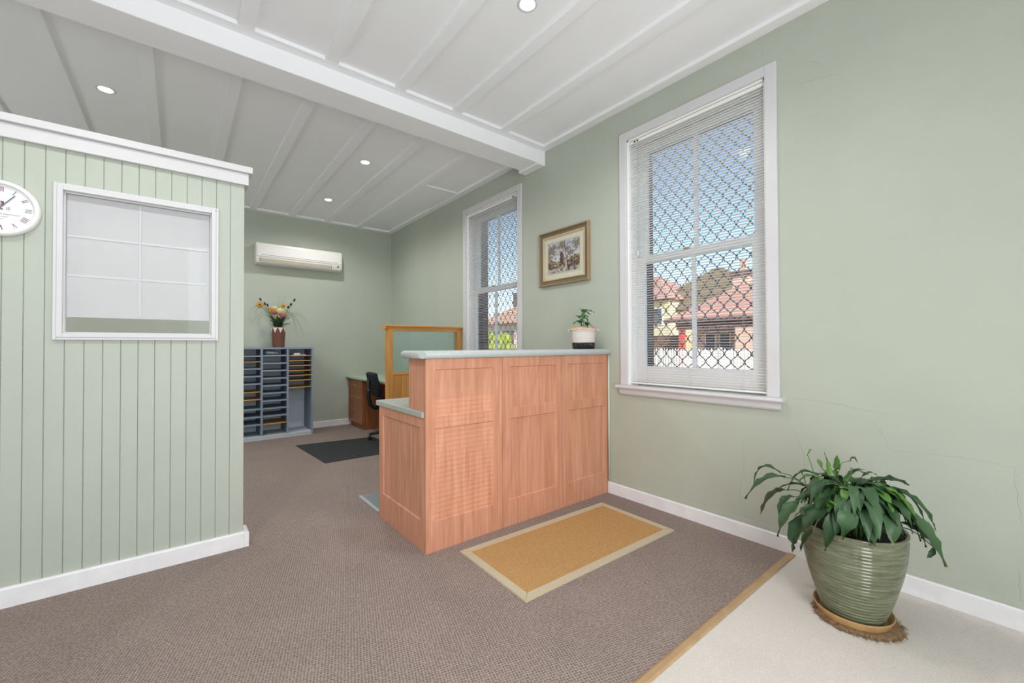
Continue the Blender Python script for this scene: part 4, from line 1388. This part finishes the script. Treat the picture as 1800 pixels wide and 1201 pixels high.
# ------------------------------------------------------------------ vase and dried flowers
VX, VY = 1.094, 6.62
vs = thing('clay_vase', (VX, VY, KZ), 'brown clay vase with white triangles round the rim', 'vase')
bm = bmesh.new()
lathe(bm, [(0.0005, 0.0005), (0.073, 0.0005), (0.0745, 0.006), (0.080, 0.12), (0.087, 0.24), (0.0905, 0.277), (0.088, 0.279), (0.083, 0.25), (0.074, 0.10), (0.07, 0.02), (0.0005, 0.02)], 40, (VX, VY, KZ), cap=False)
obj('body', bm, 'vase_clay', vs)
for k in range(8):
    a0 = 2 * PI * (k + 0.15) / 8
    bm = bmesh.new()
    nseg = 6
    rows = []
    for j in range(nseg + 1):
        z_ = 0.276 - 0.075 * j / nseg
        hw_ = (1 - j / nseg) * 0.36
        r0 = 0.080 + (z_ - 0.12) / 0.157 * 0.0105 + 0.0012
        rows.append([bm.verts.new((VX + r0 * math.cos(a0 + hw_ * q), VY + r0 * math.sin(a0 + hw_ * q), KZ + z_)) for q in (-1, -.5, 0, .5, 1)])
    for r1, r2 in zip(rows, rows[1:]):
        for q in range(4):
            bm.faces.new((r1[q], r1[q + 1], r2[q + 1], r2[q]))
    bmesh.ops.remove_doubles(bm, verts=bm.verts, dist=1e-5)
    obj('white_triangle', bm, 'vase_white', vs)
VT = KZ + 0.279
def stem_to(p, r=0.0018, spread=0.35):
    p = Vector(p)
    a = Vector((VX + (p.x - VX) * 0.10, VY + (p.y - VY) * 0.10, KZ + 0.06))
    m_ = Vector((VX + (p.x - VX) * spread, VY + (p.y - VY) * spread, VT + 0.05))
    if abs(p.x - VX) > 0.05:
        m_.x = max(VX - 0.07, min(VX + 0.07, m_.x))
    bm = bmesh.new()
    tube(bm, bez(a, m_, p, 8), r, 5)
    return bm
def flower(kind, x, z, dy, mat, r, label, group):
    p = Vector((x, VY + dy, z))
    t = thing(kind, (VX, VY, KZ + 0.06), label, 'flower', group)
    obj('stem', stem_to(p), 'stem_green', t)
    if kind == 'spike_flower':
        bm = bmesh.new()
        d = Vector((0.35 if x > VX else -0.35, 0, 1)).normalized()
        tube(bm, [p, p + d * .010, p + d * .035, p + d * .046], [.003, r, r, .003], 8)
        obj('seed_head', bm, mat, t)
    elif kind == 'daisy_flower':
        bm = bmesh.new()
        for k in range(11):
            a_ = 2 * PI * k / 11
            d = Vector((math.cos(a_), 0, math.sin(a_)))
            blob(bm, p + d * r * .6 + Vector((0, -.004, 0)), (r * .35 + .4 * r * abs(d.x), .006, r * .35 + .4 * r * abs(d.z)), 1)
        obj('petals', bm, mat, t)
        bm = bmesh.new()
        blob(bm, p + Vector((0, -.012, 0)), (r * .35, .006, r * .35), 2)
        obj('flower_centre', bm, 'vase_clay', t)
    elif kind == 'lily_sprig':
        for k in range(5):
            a_ = -0.9 + 0.45 * k
            q = p + Vector((math.sin(a_) * r * 1.3, random.uniform(-.01, .01), math.cos(a_) * r * .6))
            obj('petal', leaf_mesh(p, (p + q) / 2 + Vector((0, -.006, .008)), q + Vector((0, 0, r * .5)), r * .8, .3, 4), mat, t)
    else:
        bm = bmesh.new()
        blob(bm, p, (r, r * .9, r * .8), 3, 0.12, x * 9)
        for k in range(70):
            u_ = random.uniform(-1, 1)
            a_ = random.uniform(0, 2 * PI)
            s_ = math.sqrt(1 - u_ * u_)
            d = Vector((s_ * math.cos(a_), s_ * math.sin(a_), u_))
            blob(bm, p + Vector((d.x * r, d.y * r * .9, d.z * r * .8)), r * .10, 1)
        obj('bloom', bm, mat, t)
flower('daisy_flower', .859, 1.809, -.05, 'petal_orange', .036, 'orange daisy flower at the far left of the vase bouquet', 'vase flowers')
flower('daisy_flower', 1.000, 1.736, -.06, 'petal_orange', .032, 'orange flower behind the left pink bloom', 'vase flowers')
flower('daisy_flower', 1.150, 1.813, .00, 'petal_orange', .026, 'small orange flower above the cream bloom', 'vase flowers')
flower('pink_bloom', 1.026, 1.708, -.09, 'petal_pink', .037, 'left one of two round pink blooms in the vase', 'vase flowers')
flower('pink_bloom', 1.131, 1.672, -.10, 'petal_pink', .038, 'right one of two round pink blooms in the vase', 'vase flowers')
flower('cream_bloom', 1.110, 1.730, -.03, 'petal_cream', .058, 'large cream bloom at the middle of the bouquet', 'vase flowers')
flower('cream_bloom', 1.075, 1.650, -.02, 'petal_cream', .045, 'lower cream bloom just above the vase rim', 'vase flowers')
flower('cream_bloom', 1.050, 1.775, .03, 'petal_cream', .040, 'back cream bloom behind the larger one', 'vase flowers')
flower('lily_sprig', .955, 1.745, -.07, 'petal_yellow', .030, 'yellow sprig left of the orange flower', 'vase flowers')
flower('lily_sprig', 1.190, 1.740, -.05, 'petal_yellow', .030, 'yellow sprig right of the large cream bloom', 'vase flowers')
flower('lily_sprig', 1.203, 1.625, -.08, 'petal_yellow', .028, 'lowest yellow sprig right of the lower pink bloom', 'vase flowers')
for (x, z, m_, lab) in ((.877, 1.862, 'bud_dark', 'dark red bud above the far left daisy'), (.929, 1.808, 'bud_dark', 'dark red bud second from the left'), (.962, 1.790, 'bud_dark', 'dark red bud over the left yellow sprig'),
                        (1.280, 1.880, 'spike_dark', 'tallest near-black seed spike at upper right'), (1.236, 1.815, 'spike_dark', 'middle near-black seed spike at right'), (1.203, 1.775, 'spike_dark', 'lowest near-black seed spike at right')):
    flower('spike_flower', x, z, -.03, m_, .011 if m_ == 'bud_dark' else .013, lab + ' of the bouquet', 'vase flowers')
fo = thing('bouquet_foliage', (VX, VY, KZ + 0.06), 'dark green filler leaves low in the vase bouquet', 'foliage')
for k in range(44):
    a_ = random.uniform(0, 2 * PI)
    h_ = random.uniform(0.03, 0.20)
    o_ = random.uniform(0.02, 0.12)
    b0 = Vector((VX + .04 * math.cos(a_), VY + .04 * math.sin(a_), VT - .02 + h_ * .3))
    c0 = Vector((VX + (.05 + o_) * math.cos(a_), VY + (.05 + o_ * .7) * math.sin(a_), VT + h_))
    obj('leaf', leaf_mesh(b0, (b0 + c0) / 2 + Vector((0, 0, .02)), c0, random.uniform(.02, .035), .3, 5), 'foliage_dark', fo)
for k, (tx, tz, lab) in enumerate(((-.30, 0.02, 'far left'), (-.33, .17, 'left'), (.27, -.10, 'far right'), (.33, .10, 'right'), (.04, .45, 'tall middle'))):
    bm = bmesh.new()
    for j in range(9 if k < 4 else 5):
        e = Vector((VX + tx + random.uniform(-.06, .06), VY + random.uniform(-.10, .06), VT + tz + random.uniform(-.06, .06)))
        s_ = Vector((VX + random.uniform(-.04, .04), VY + random.uniform(-.03, .03), VT - .02))
        m_ = Vector((VX + tx * .55, (s_.y + e.y) / 2, VT + max(0.20, tz + .10) + random.uniform(-.04, .04)))
        if k == 4:
            m_ = (s_ + e) / 2
        tube(bm, bez(s_, m_, e, 8), [.0011] * 6 + [.0009, .0007, .0004], 3, False)
    solo('grass_spray', bm, 'grass_grey', (VX, VY, VT), '%s arching spray of fine grey-green grass in the vase' % lab, 'grass', 'grass sprays in the vase', kind='stuff')

# ------------------------------------------------------------------ desk in the far corner
dk = thing('desk_top', (2.45, 5.7, 0.737), 'pale green laminate desktop in the far corner', 'desk')
bm = bmesh.new()
box(bm, 2.082, W - 0.002, 4.705, YB - 0.002, 0.740, 0.776, bev=0.008, seg=3)
obj('slab', bm, 'desk_laminate', dk)
pd_ = thing('drawer_pedestal', (2.12, 6.24, 0), 'cherry wood three-drawer pedestal below the far desk', 'drawers')
PY0, PY1 = 6.215, 6.848
obj('carcass', bxm((2.142, 2.70, PY0, PY1, 0.075, 0.7395)), 'cherry_dark', pd_)
obj('plinth', bxm((2.165, 2.69, PY0 + 0.004, PY1, 0.0, 0.0745)), 'cherry_dark', pd_)
obj('end_board', bxm((2.142, 2.70, PY0 - 0.020, PY0 - 0.0005, 0.0, 0.7395)), 'cherry_dark', pd_)
def side_drawer(z0, z1, hz):
    bm = shaker(0, PY1 - PY0, z0, z1, [(0.05, PY1 - PY0 - 0.05, z0 + 0.028, z1 - 0.028)], 0.019, 0.005, 0.006)
    bmesh.ops.transform(bm, matrix=Matrix.Translation((2.122, PY1, 0)) @ Matrix.Rotation(-PI / 2, 4, 'Z'), verts=bm.verts)
    o = obj('drawer_front', bm, 'cherry_dark', pd_)
    ym = (PY0 + PY1) / 2
    bm = bmesh.new()
    tube(bm, bez((2.121, ym - .05, hz), (2.098, ym, hz), (2.121, ym + .05, hz), 8), 0.005, 8)
    obj('handle', bm, 'chrome', o)
side_drawer(0.585, 0.735, 0.645)
side_drawer(0.440, 0.582, 0.514)
side_drawer(0.078, 0.437, 0.276)
obj('panel', bxm((2.72, 2.738, 4.72, PY0 - 0.021, 0.10, 0.7395)), 'cherry_dark', dk)

# ------------------------------------------------------------------ timber and glass screen
SY = 4.60
sx0, sx1 = 1.862, W - 0.002
scn = thing('glass_screen', (2.35, SY, 0), 'pine framed privacy screen with rippled glass beside the far desk', 'screen')
obj('post', bxm((sx0, sx0 + 0.062, SY, SY + 0.085, 0, 1.436), bev=0.002), 'pine', scn)
obj('post', bxm((sx1 - 0.066, sx1, SY, SY + 0.085, 0, 1.436), bev=0.002), 'pine', scn)
obj('top_rail', bxm((sx0 + 0.0625, sx1 - 0.0665, SY + 0.003, SY + 0.080, 1.416, 1.436), bev=0.002), 'pine_x', scn)
obj('mid_rail', bxm((sx0 + 0.0625, sx1 - 0.0665, SY + 0.003, SY + 0.080, 0.905, 0.938), bev=0.002), 'pine_x', scn)
bm = bmesh.new()
prism(bm, [(SY - 0.004, 1.4365), (SY - 0.014, 1.452), (SY - 0.030, 1.462), (SY - 0.034, 1.476), (SY - 0.028, 1.481), (SY + 0.115, 1.481), (SY + 0.119, 1.462), (SY + 0.095, 1.452), (SY + 0.088, 1.4365)], 'X', sx0 - 0.034, sx1)
obj('cornice', bm, 'pine_x', scn)
obj('rippled_glass', bxm((sx0 + 0.0625, sx1 - 0.0665, SY + 0.030, SY + 0.036, 0.938, 1.416)), 'rain_glass', scn)
x_ = sx0 + 0.0628
k = 0
while x_ < sx1 - 0.0675:
    e_ = min(x_ + 0.1055, sx1 - 0.067)
    bm = bmesh.new()
    prism(bm, [(x_ + .0005, SY + .028), (x_ + .0005, SY + .019), (x_ + .005, SY + .015), (e_ - .005, SY + .015), (e_ - .0005, SY + .019), (e_ - .0005, SY + .028)], 'Z', 0.0, 0.9045)
    obj('panel_board', bm, 'pine', scn)
    x_ += 0.1055

# ------------------------------------------------------------------ office chair
HX, HY = 2.20, 5.42
ch = thing('office_chair', (HX, HY, 0), 'black swivel office chair tucked under the far desk', 'chair', rotz=math.radians(-6))
def cush(sx, sy, sz, bev):
    bm = bmesh.new()
    box(bm, -sx, sx, -sy, sy, -sz, sz, bev=bev, seg=4)
    return bm
bm = cush(0.215, 0.225, 0.034, 0.032)
for v_ in bm.verts:                        # rounded plan
    k_ = 1 - 0.16 * (abs(v_.co.x) / 0.215) ** 2 * (abs(v_.co.y) / 0.225) ** 2
    v_.co.x *= k_
    v_.co.y *= k_
bmesh.ops.translate(bm, verts=bm.verts, vec=(0.06, 0, 0.505))
obj('seat', bm, 'black_fabric', ch, local=True, smooth=True)
bm = cush(0.034, 0.205, 0.185, 0.032)
for v_ in bm.verts:
    k_ = 1 - 0.20 * (abs(v_.co.y) / 0.205) ** 2 * (abs(v_.co.z) / 0.185) ** 2
    v_.co.y *= k_
    v_.co.z *= k_
    v_.co.x += 0.10 * (v_.co.y / 0.205) ** 2 * 0.4
bmesh.ops.transform(bm, matrix=Matrix.Translation((-0.215, 0, 0.735)) @ Matrix.Rotation(math.radians(-13), 4, 'Y'), verts=bm.verts)
obj('backrest', bm, 'black_fabric', ch, local=True, smooth=True)
bm = bmesh.new()
path = [(-0.262, 0, 0.80), (-0.262, 0, 0.66), (-0.258, 0, 0.56), (-0.235, 0, 0.47), (-0.18, 0, 0.425), (-0.08, 0, 0.425), (0.02, 0, 0.44)]
tube(bm, path, [.022, .026, .026, .026, .026, .026, .026], 10)
obj('back_bracket', bm, 'black_plastic', ch, local=True)
bm = bmesh.new()
tube(bm, [(-0.265, -0.03, 0.665), (-0.265, 0.03, 0.665)], 0.014, 10)
obj('adjuster_knob', bm, 'chrome', ch, local=True)
obj('seat_pan', bxm((-0.11, 0.23, -0.15, 0.15, 0.445, 0.4705), bev=0.006), 'black_plastic', ch, local=True)
bm = bmesh.new()
lathe(bm, [(0.03, 0.08), (0.03, 0.24), (0.022, 0.245), (0.022, 0.445)], 16, (0.05, 0, 0))
obj('gas_column', bm, 'black_plastic', ch, local=True)
for k in range(5):
    a_ = 2 * PI * k / 5 + 0.5
    dx, dy = math.cos(a_), math.sin(a_)
    bm = bmesh.new()
    tube(bm, [(0.05, 0, 0.115), (0.05 + .14 * dx, .14 * dy, 0.105), (0.05 + .29 * dx, .29 * dy, 0.082)], [.03, .024, .016], 8)
    lg = obj('leg', bm, 'black_plastic', ch, local=True)
    bm = bmesh.new()
    for s in (-1, 1):
        c_ = Vector((0.05 + .285 * dx - s * .016 * dy, .285 * dy + s * .016 * dx, 0.027))
        n_ = Vector((-dy, dx, 0)) * s * .011
        tube(bm, [c_ - n_, c_ + n_], 0.0262, 16)
    tube(bm, [(0.05 + .285 * dx, .285 * dy, 0.03), (0.05 + .285 * dx, .285 * dy, 0.085)], 0.008, 8)
    obj('caster', bm, 'black_plastic', lg, local=True)

# floor mats behind the counter
bm = bmesh.new()
prism(bm, [(1.215, 4.70), (2.08, 4.70), (2.08, 5.66), (1.145, 5.78)], 'Z', 0.0005, 0.005)
solo('chair_mat', bm, 'chair_mat', (1.6, 5.2, 0), 'dark charcoal floor mat under the office chair', 'mat')
fm = thing('grey_floor_plate', (1.5, 3.3, 0), 'smooth grey chair mat at the side of the counter', 'mat')
obj('plate', bxm((1.190, 2.30, 3.085, 3.49, 0.0005, 0.004)), 'grey_mat', fm)
obj('edge_strip', bxm((1.165, 1.1895, 3.075, 3.50, 0.0005, 0.003)), 'mat_edge', fm)

# ------------------------------------------------------------------ outdoors
solo('ground', bxm((W + 0.31, 60, -25, 60, -0.5, -0.35)), 'ground', (20, 10, -0.35), 'pale street ground outside the windows', 'ground', kind='structure')
def hip_roof(bm, x0, x1, y0, y1, ze, zr, inset):
    e = [bm.verts.new(v) for v in ((x0, y0, ze), (x1, y0, ze), (x1, y1, ze), (x0, y1, ze))]
    xm = (x0 + x1) / 2
    r = [bm.verts.new((xm, y0 + inset, zr)), bm.verts.new((xm, y1 - inset, zr))]
    bm.faces.new((e[0], e[1], r[0]))
    bm.faces.new((e[1], e[2], r[1], r[0]))
    bm.faces.new((e[2], e[3], r[1]))
    bm.faces.new((e[3], e[0], r[0], r[1]))
    bm.faces.new(e[::-1])
    bmesh.ops.recalc_face_normals(bm, faces=bm.faces)
# red-roofed house with verandah
h = thing('house', (24, 8, -0.35), 'red tiled bungalow with verandah and chimney seen through the near window', 'house', 'houses across the street')
obj('wall', bxm((23.6, 29.4, -2, 12.6, -0.35, 2.75)), 'brick_salmon', h)
bm = bmesh.new()
hip_roof(bm, 21.8, 30.0, -3, 13.3, 2.70, 5.6, 4.6)
obj('roof', bm, 'roof_red', h)
obj('fascia', bxm((21.7, 21.85, -3, 13.3, 2.50, 2.72)), 'trim_shade_brown', h)
obj('verandah_shade_band', bxm((22.0, 22.2, -3, 12.7, 2.12, 2.50)), 'trim_shade_brown', h)  # dark band standing for the shade under the verandah roof
for y_ in (12.40, 7.9):
    obj('verandah_post', bxm((21.95, 22.2, y_ - .14, y_ + .14, -0.35, 2.12)), 'post_red', h)
obj('brick_pier', bxm((21.9, 22.4, 8.2, 9.46, -0.35, 2.14)), 'brick_salmon', h)
obj('verandah_wall', bxm((22.0, 22.25, 9.46, 12.26, -0.35, 1.0)), 'render_pale', h)
for y_ in (9.9, 10.7, 11.5):
    w_ = obj('window', bxm((23.50, 23.62, y_ - .30, y_ + .30, 0.9, 2.0)), 'fence_white', h)
    obj('glass', bxm((23.47, 23.52, y_ - .24, y_ + .24, 0.98, 1.92)), 'window_dark', w_)
cy = obj('chimney', bxm((24.6, 25.5, 9.9, 10.75, 3.4, 5.1)), 'brick_salmon', h)
obj('chimney_cap', bxm((24.5, 25.6, 9.8, 10.85, 5.1, 5.45)), 'trim_shade_brown', cy)
obj('chimney_pot', bxm((24.9, 25.2, 10.15, 10.5, 5.45, 6.1)), 'brick_salmon', cy)
# cream two-storey house and brown roof
h = thing('house', (32, 20, -0.35), 'cream house with brown tiled hip roof behind the red bungalow', 'house', 'houses across the street')
obj('wall', bxm((30.5, 38, 18.2, 27, -0.35, 5.0)), 'render_cream', h)
bm = bmesh.new()
hip_roof(bm, 29.8, 38.6, 17.8, 27.5, 4.95, 7.6, 3.6)
obj('roof', bm, 'roof_red', h)
obj('wing_wall', bxm((32.2, 38, 13.0, 18.15, -0.35, 4.2)), 'render_cream', h)
bm = bmesh.new()
hip_roof(bm, 31.4, 38.4, 10.6, 22.2, 4.1, 7.7, 5.5)
obj('wing_roof', bm, 'roof_brown', h)
for y_ in (19.2, 21.0):
    w_ = obj('window', bxm((30.40, 30.52, y_ - .45, y_ + .45, 2.9, 4.3)), 'fence_white', h)
    obj('glass', bxm((30.37, 30.42, y_ - .38, y_ + .38, 2.97, 4.22)), 'window_dark', w_)
solo('side_fence', bxm((27.9, 28.0, 15.5, 22, -0.35, 2.0), (27.86, 28.04, 15.5, 15.7, -0.35, 2.1), (27.86, 28.04, 18.5, 18.7, -0.35, 2.1)), 'fence_brown', (28, 18, -0.35), 'brown paling fence in front of the cream house', 'fence')
# white picket fence
fe = thing('picket_fence', (16, 8, -0.35), 'white picket fence in front of the red bungalow', 'fence')
for z_ in (0.0, 0.75):
    obj('rail', bxm((16.03, 16.08, 2, 12.6, z_, z_ + 0.09)), 'fence_white', fe)
for y_ in (2.5, 5.0, 7.5, 10.0, 12.5):
    obj('post', bxm((16.0, 16.12, y_ - .06, y_ + .06, -0.35, 1.16)), 'fence_white', fe)
bm = bmesh.new()
y_ = 2.0
while y_ < 12.6:
    prism(bm, [(y_, -0.30), (y_ + .085, -0.30), (y_ + .085, 1.03), (y_ + .0425, 1.12), (y_, 1.03)], 'X', 16.0, 16.025)
    y_ += 0.125
obj('pickets', bm, 'fence_white', fe, kind='stuff')
# orange-roofed house seen through the farther window
h = thing('house', (14.5, 19, -0.35), 'orange tiled cottage seen through the farther window', 'house', 'houses across the street')
obj('wall', bxm((14.6, 20, 15.2, 20.6, -0.35, 2.55)), 'render_pale', h)
bm = bmesh.new()
hip_roof(bm, 14.0, 20.6, 13.6, 21.4, 2.50, 4.5, 3.2)
obj('roof', bm, 'roof_orange', h)
obj('chimney', bxm((16.2, 16.7, 19.6, 20.2, 3.4, 4.5)), 'trim_shade_brown', h)
for y_ in (17.0, 18.6):
    w_ = obj('window', bxm((14.50, 14.62, y_ - .45, y_ + .45, 1.0, 2.1)), 'trim_shade_brown', h)
    obj('glass', bxm((14.47, 14.52, y_ - .37, y_ + .37, 1.08, 2.02)), 'window_dark', w_)
bu = thing('garden_bush', (10.2, 14, -0.35), 'yellow-green garden bush outside the farther window', 'bush')
bm = bmesh.new()
for k in range(26):
    a_ = random.uniform(0, 2 * PI)
    blob(bm, (10.2 + random.uniform(-.5, .5), 13.95 + random.uniform(-.75, .75), random.uniform(0.2, 1.55)), random.uniform(0.25, 0.45), 2, 0.8, k)
obj('foliage', bm, 'bush_leaf', bu)
bm = bmesh.new()
tube(bm, [(10.2, 13.95, -0.35), (10.2, 13.95, 0.6)], 0.08, 8)
obj('trunk', bm, 'fence_brown', bu)
df = thing('low_fence', (9.0, 13, -0.35), 'dark grey low fence before the garden bush', 'fence')
obj('fence_rail', bxm((8.98, 9.06, 9.5, 16, 1.02, 1.14)), 'fence_dark', df)
obj('fence_board', bxm((9.0, 9.04, 9.5, 16, -0.35, 1.02)), 'fence_dark', df)
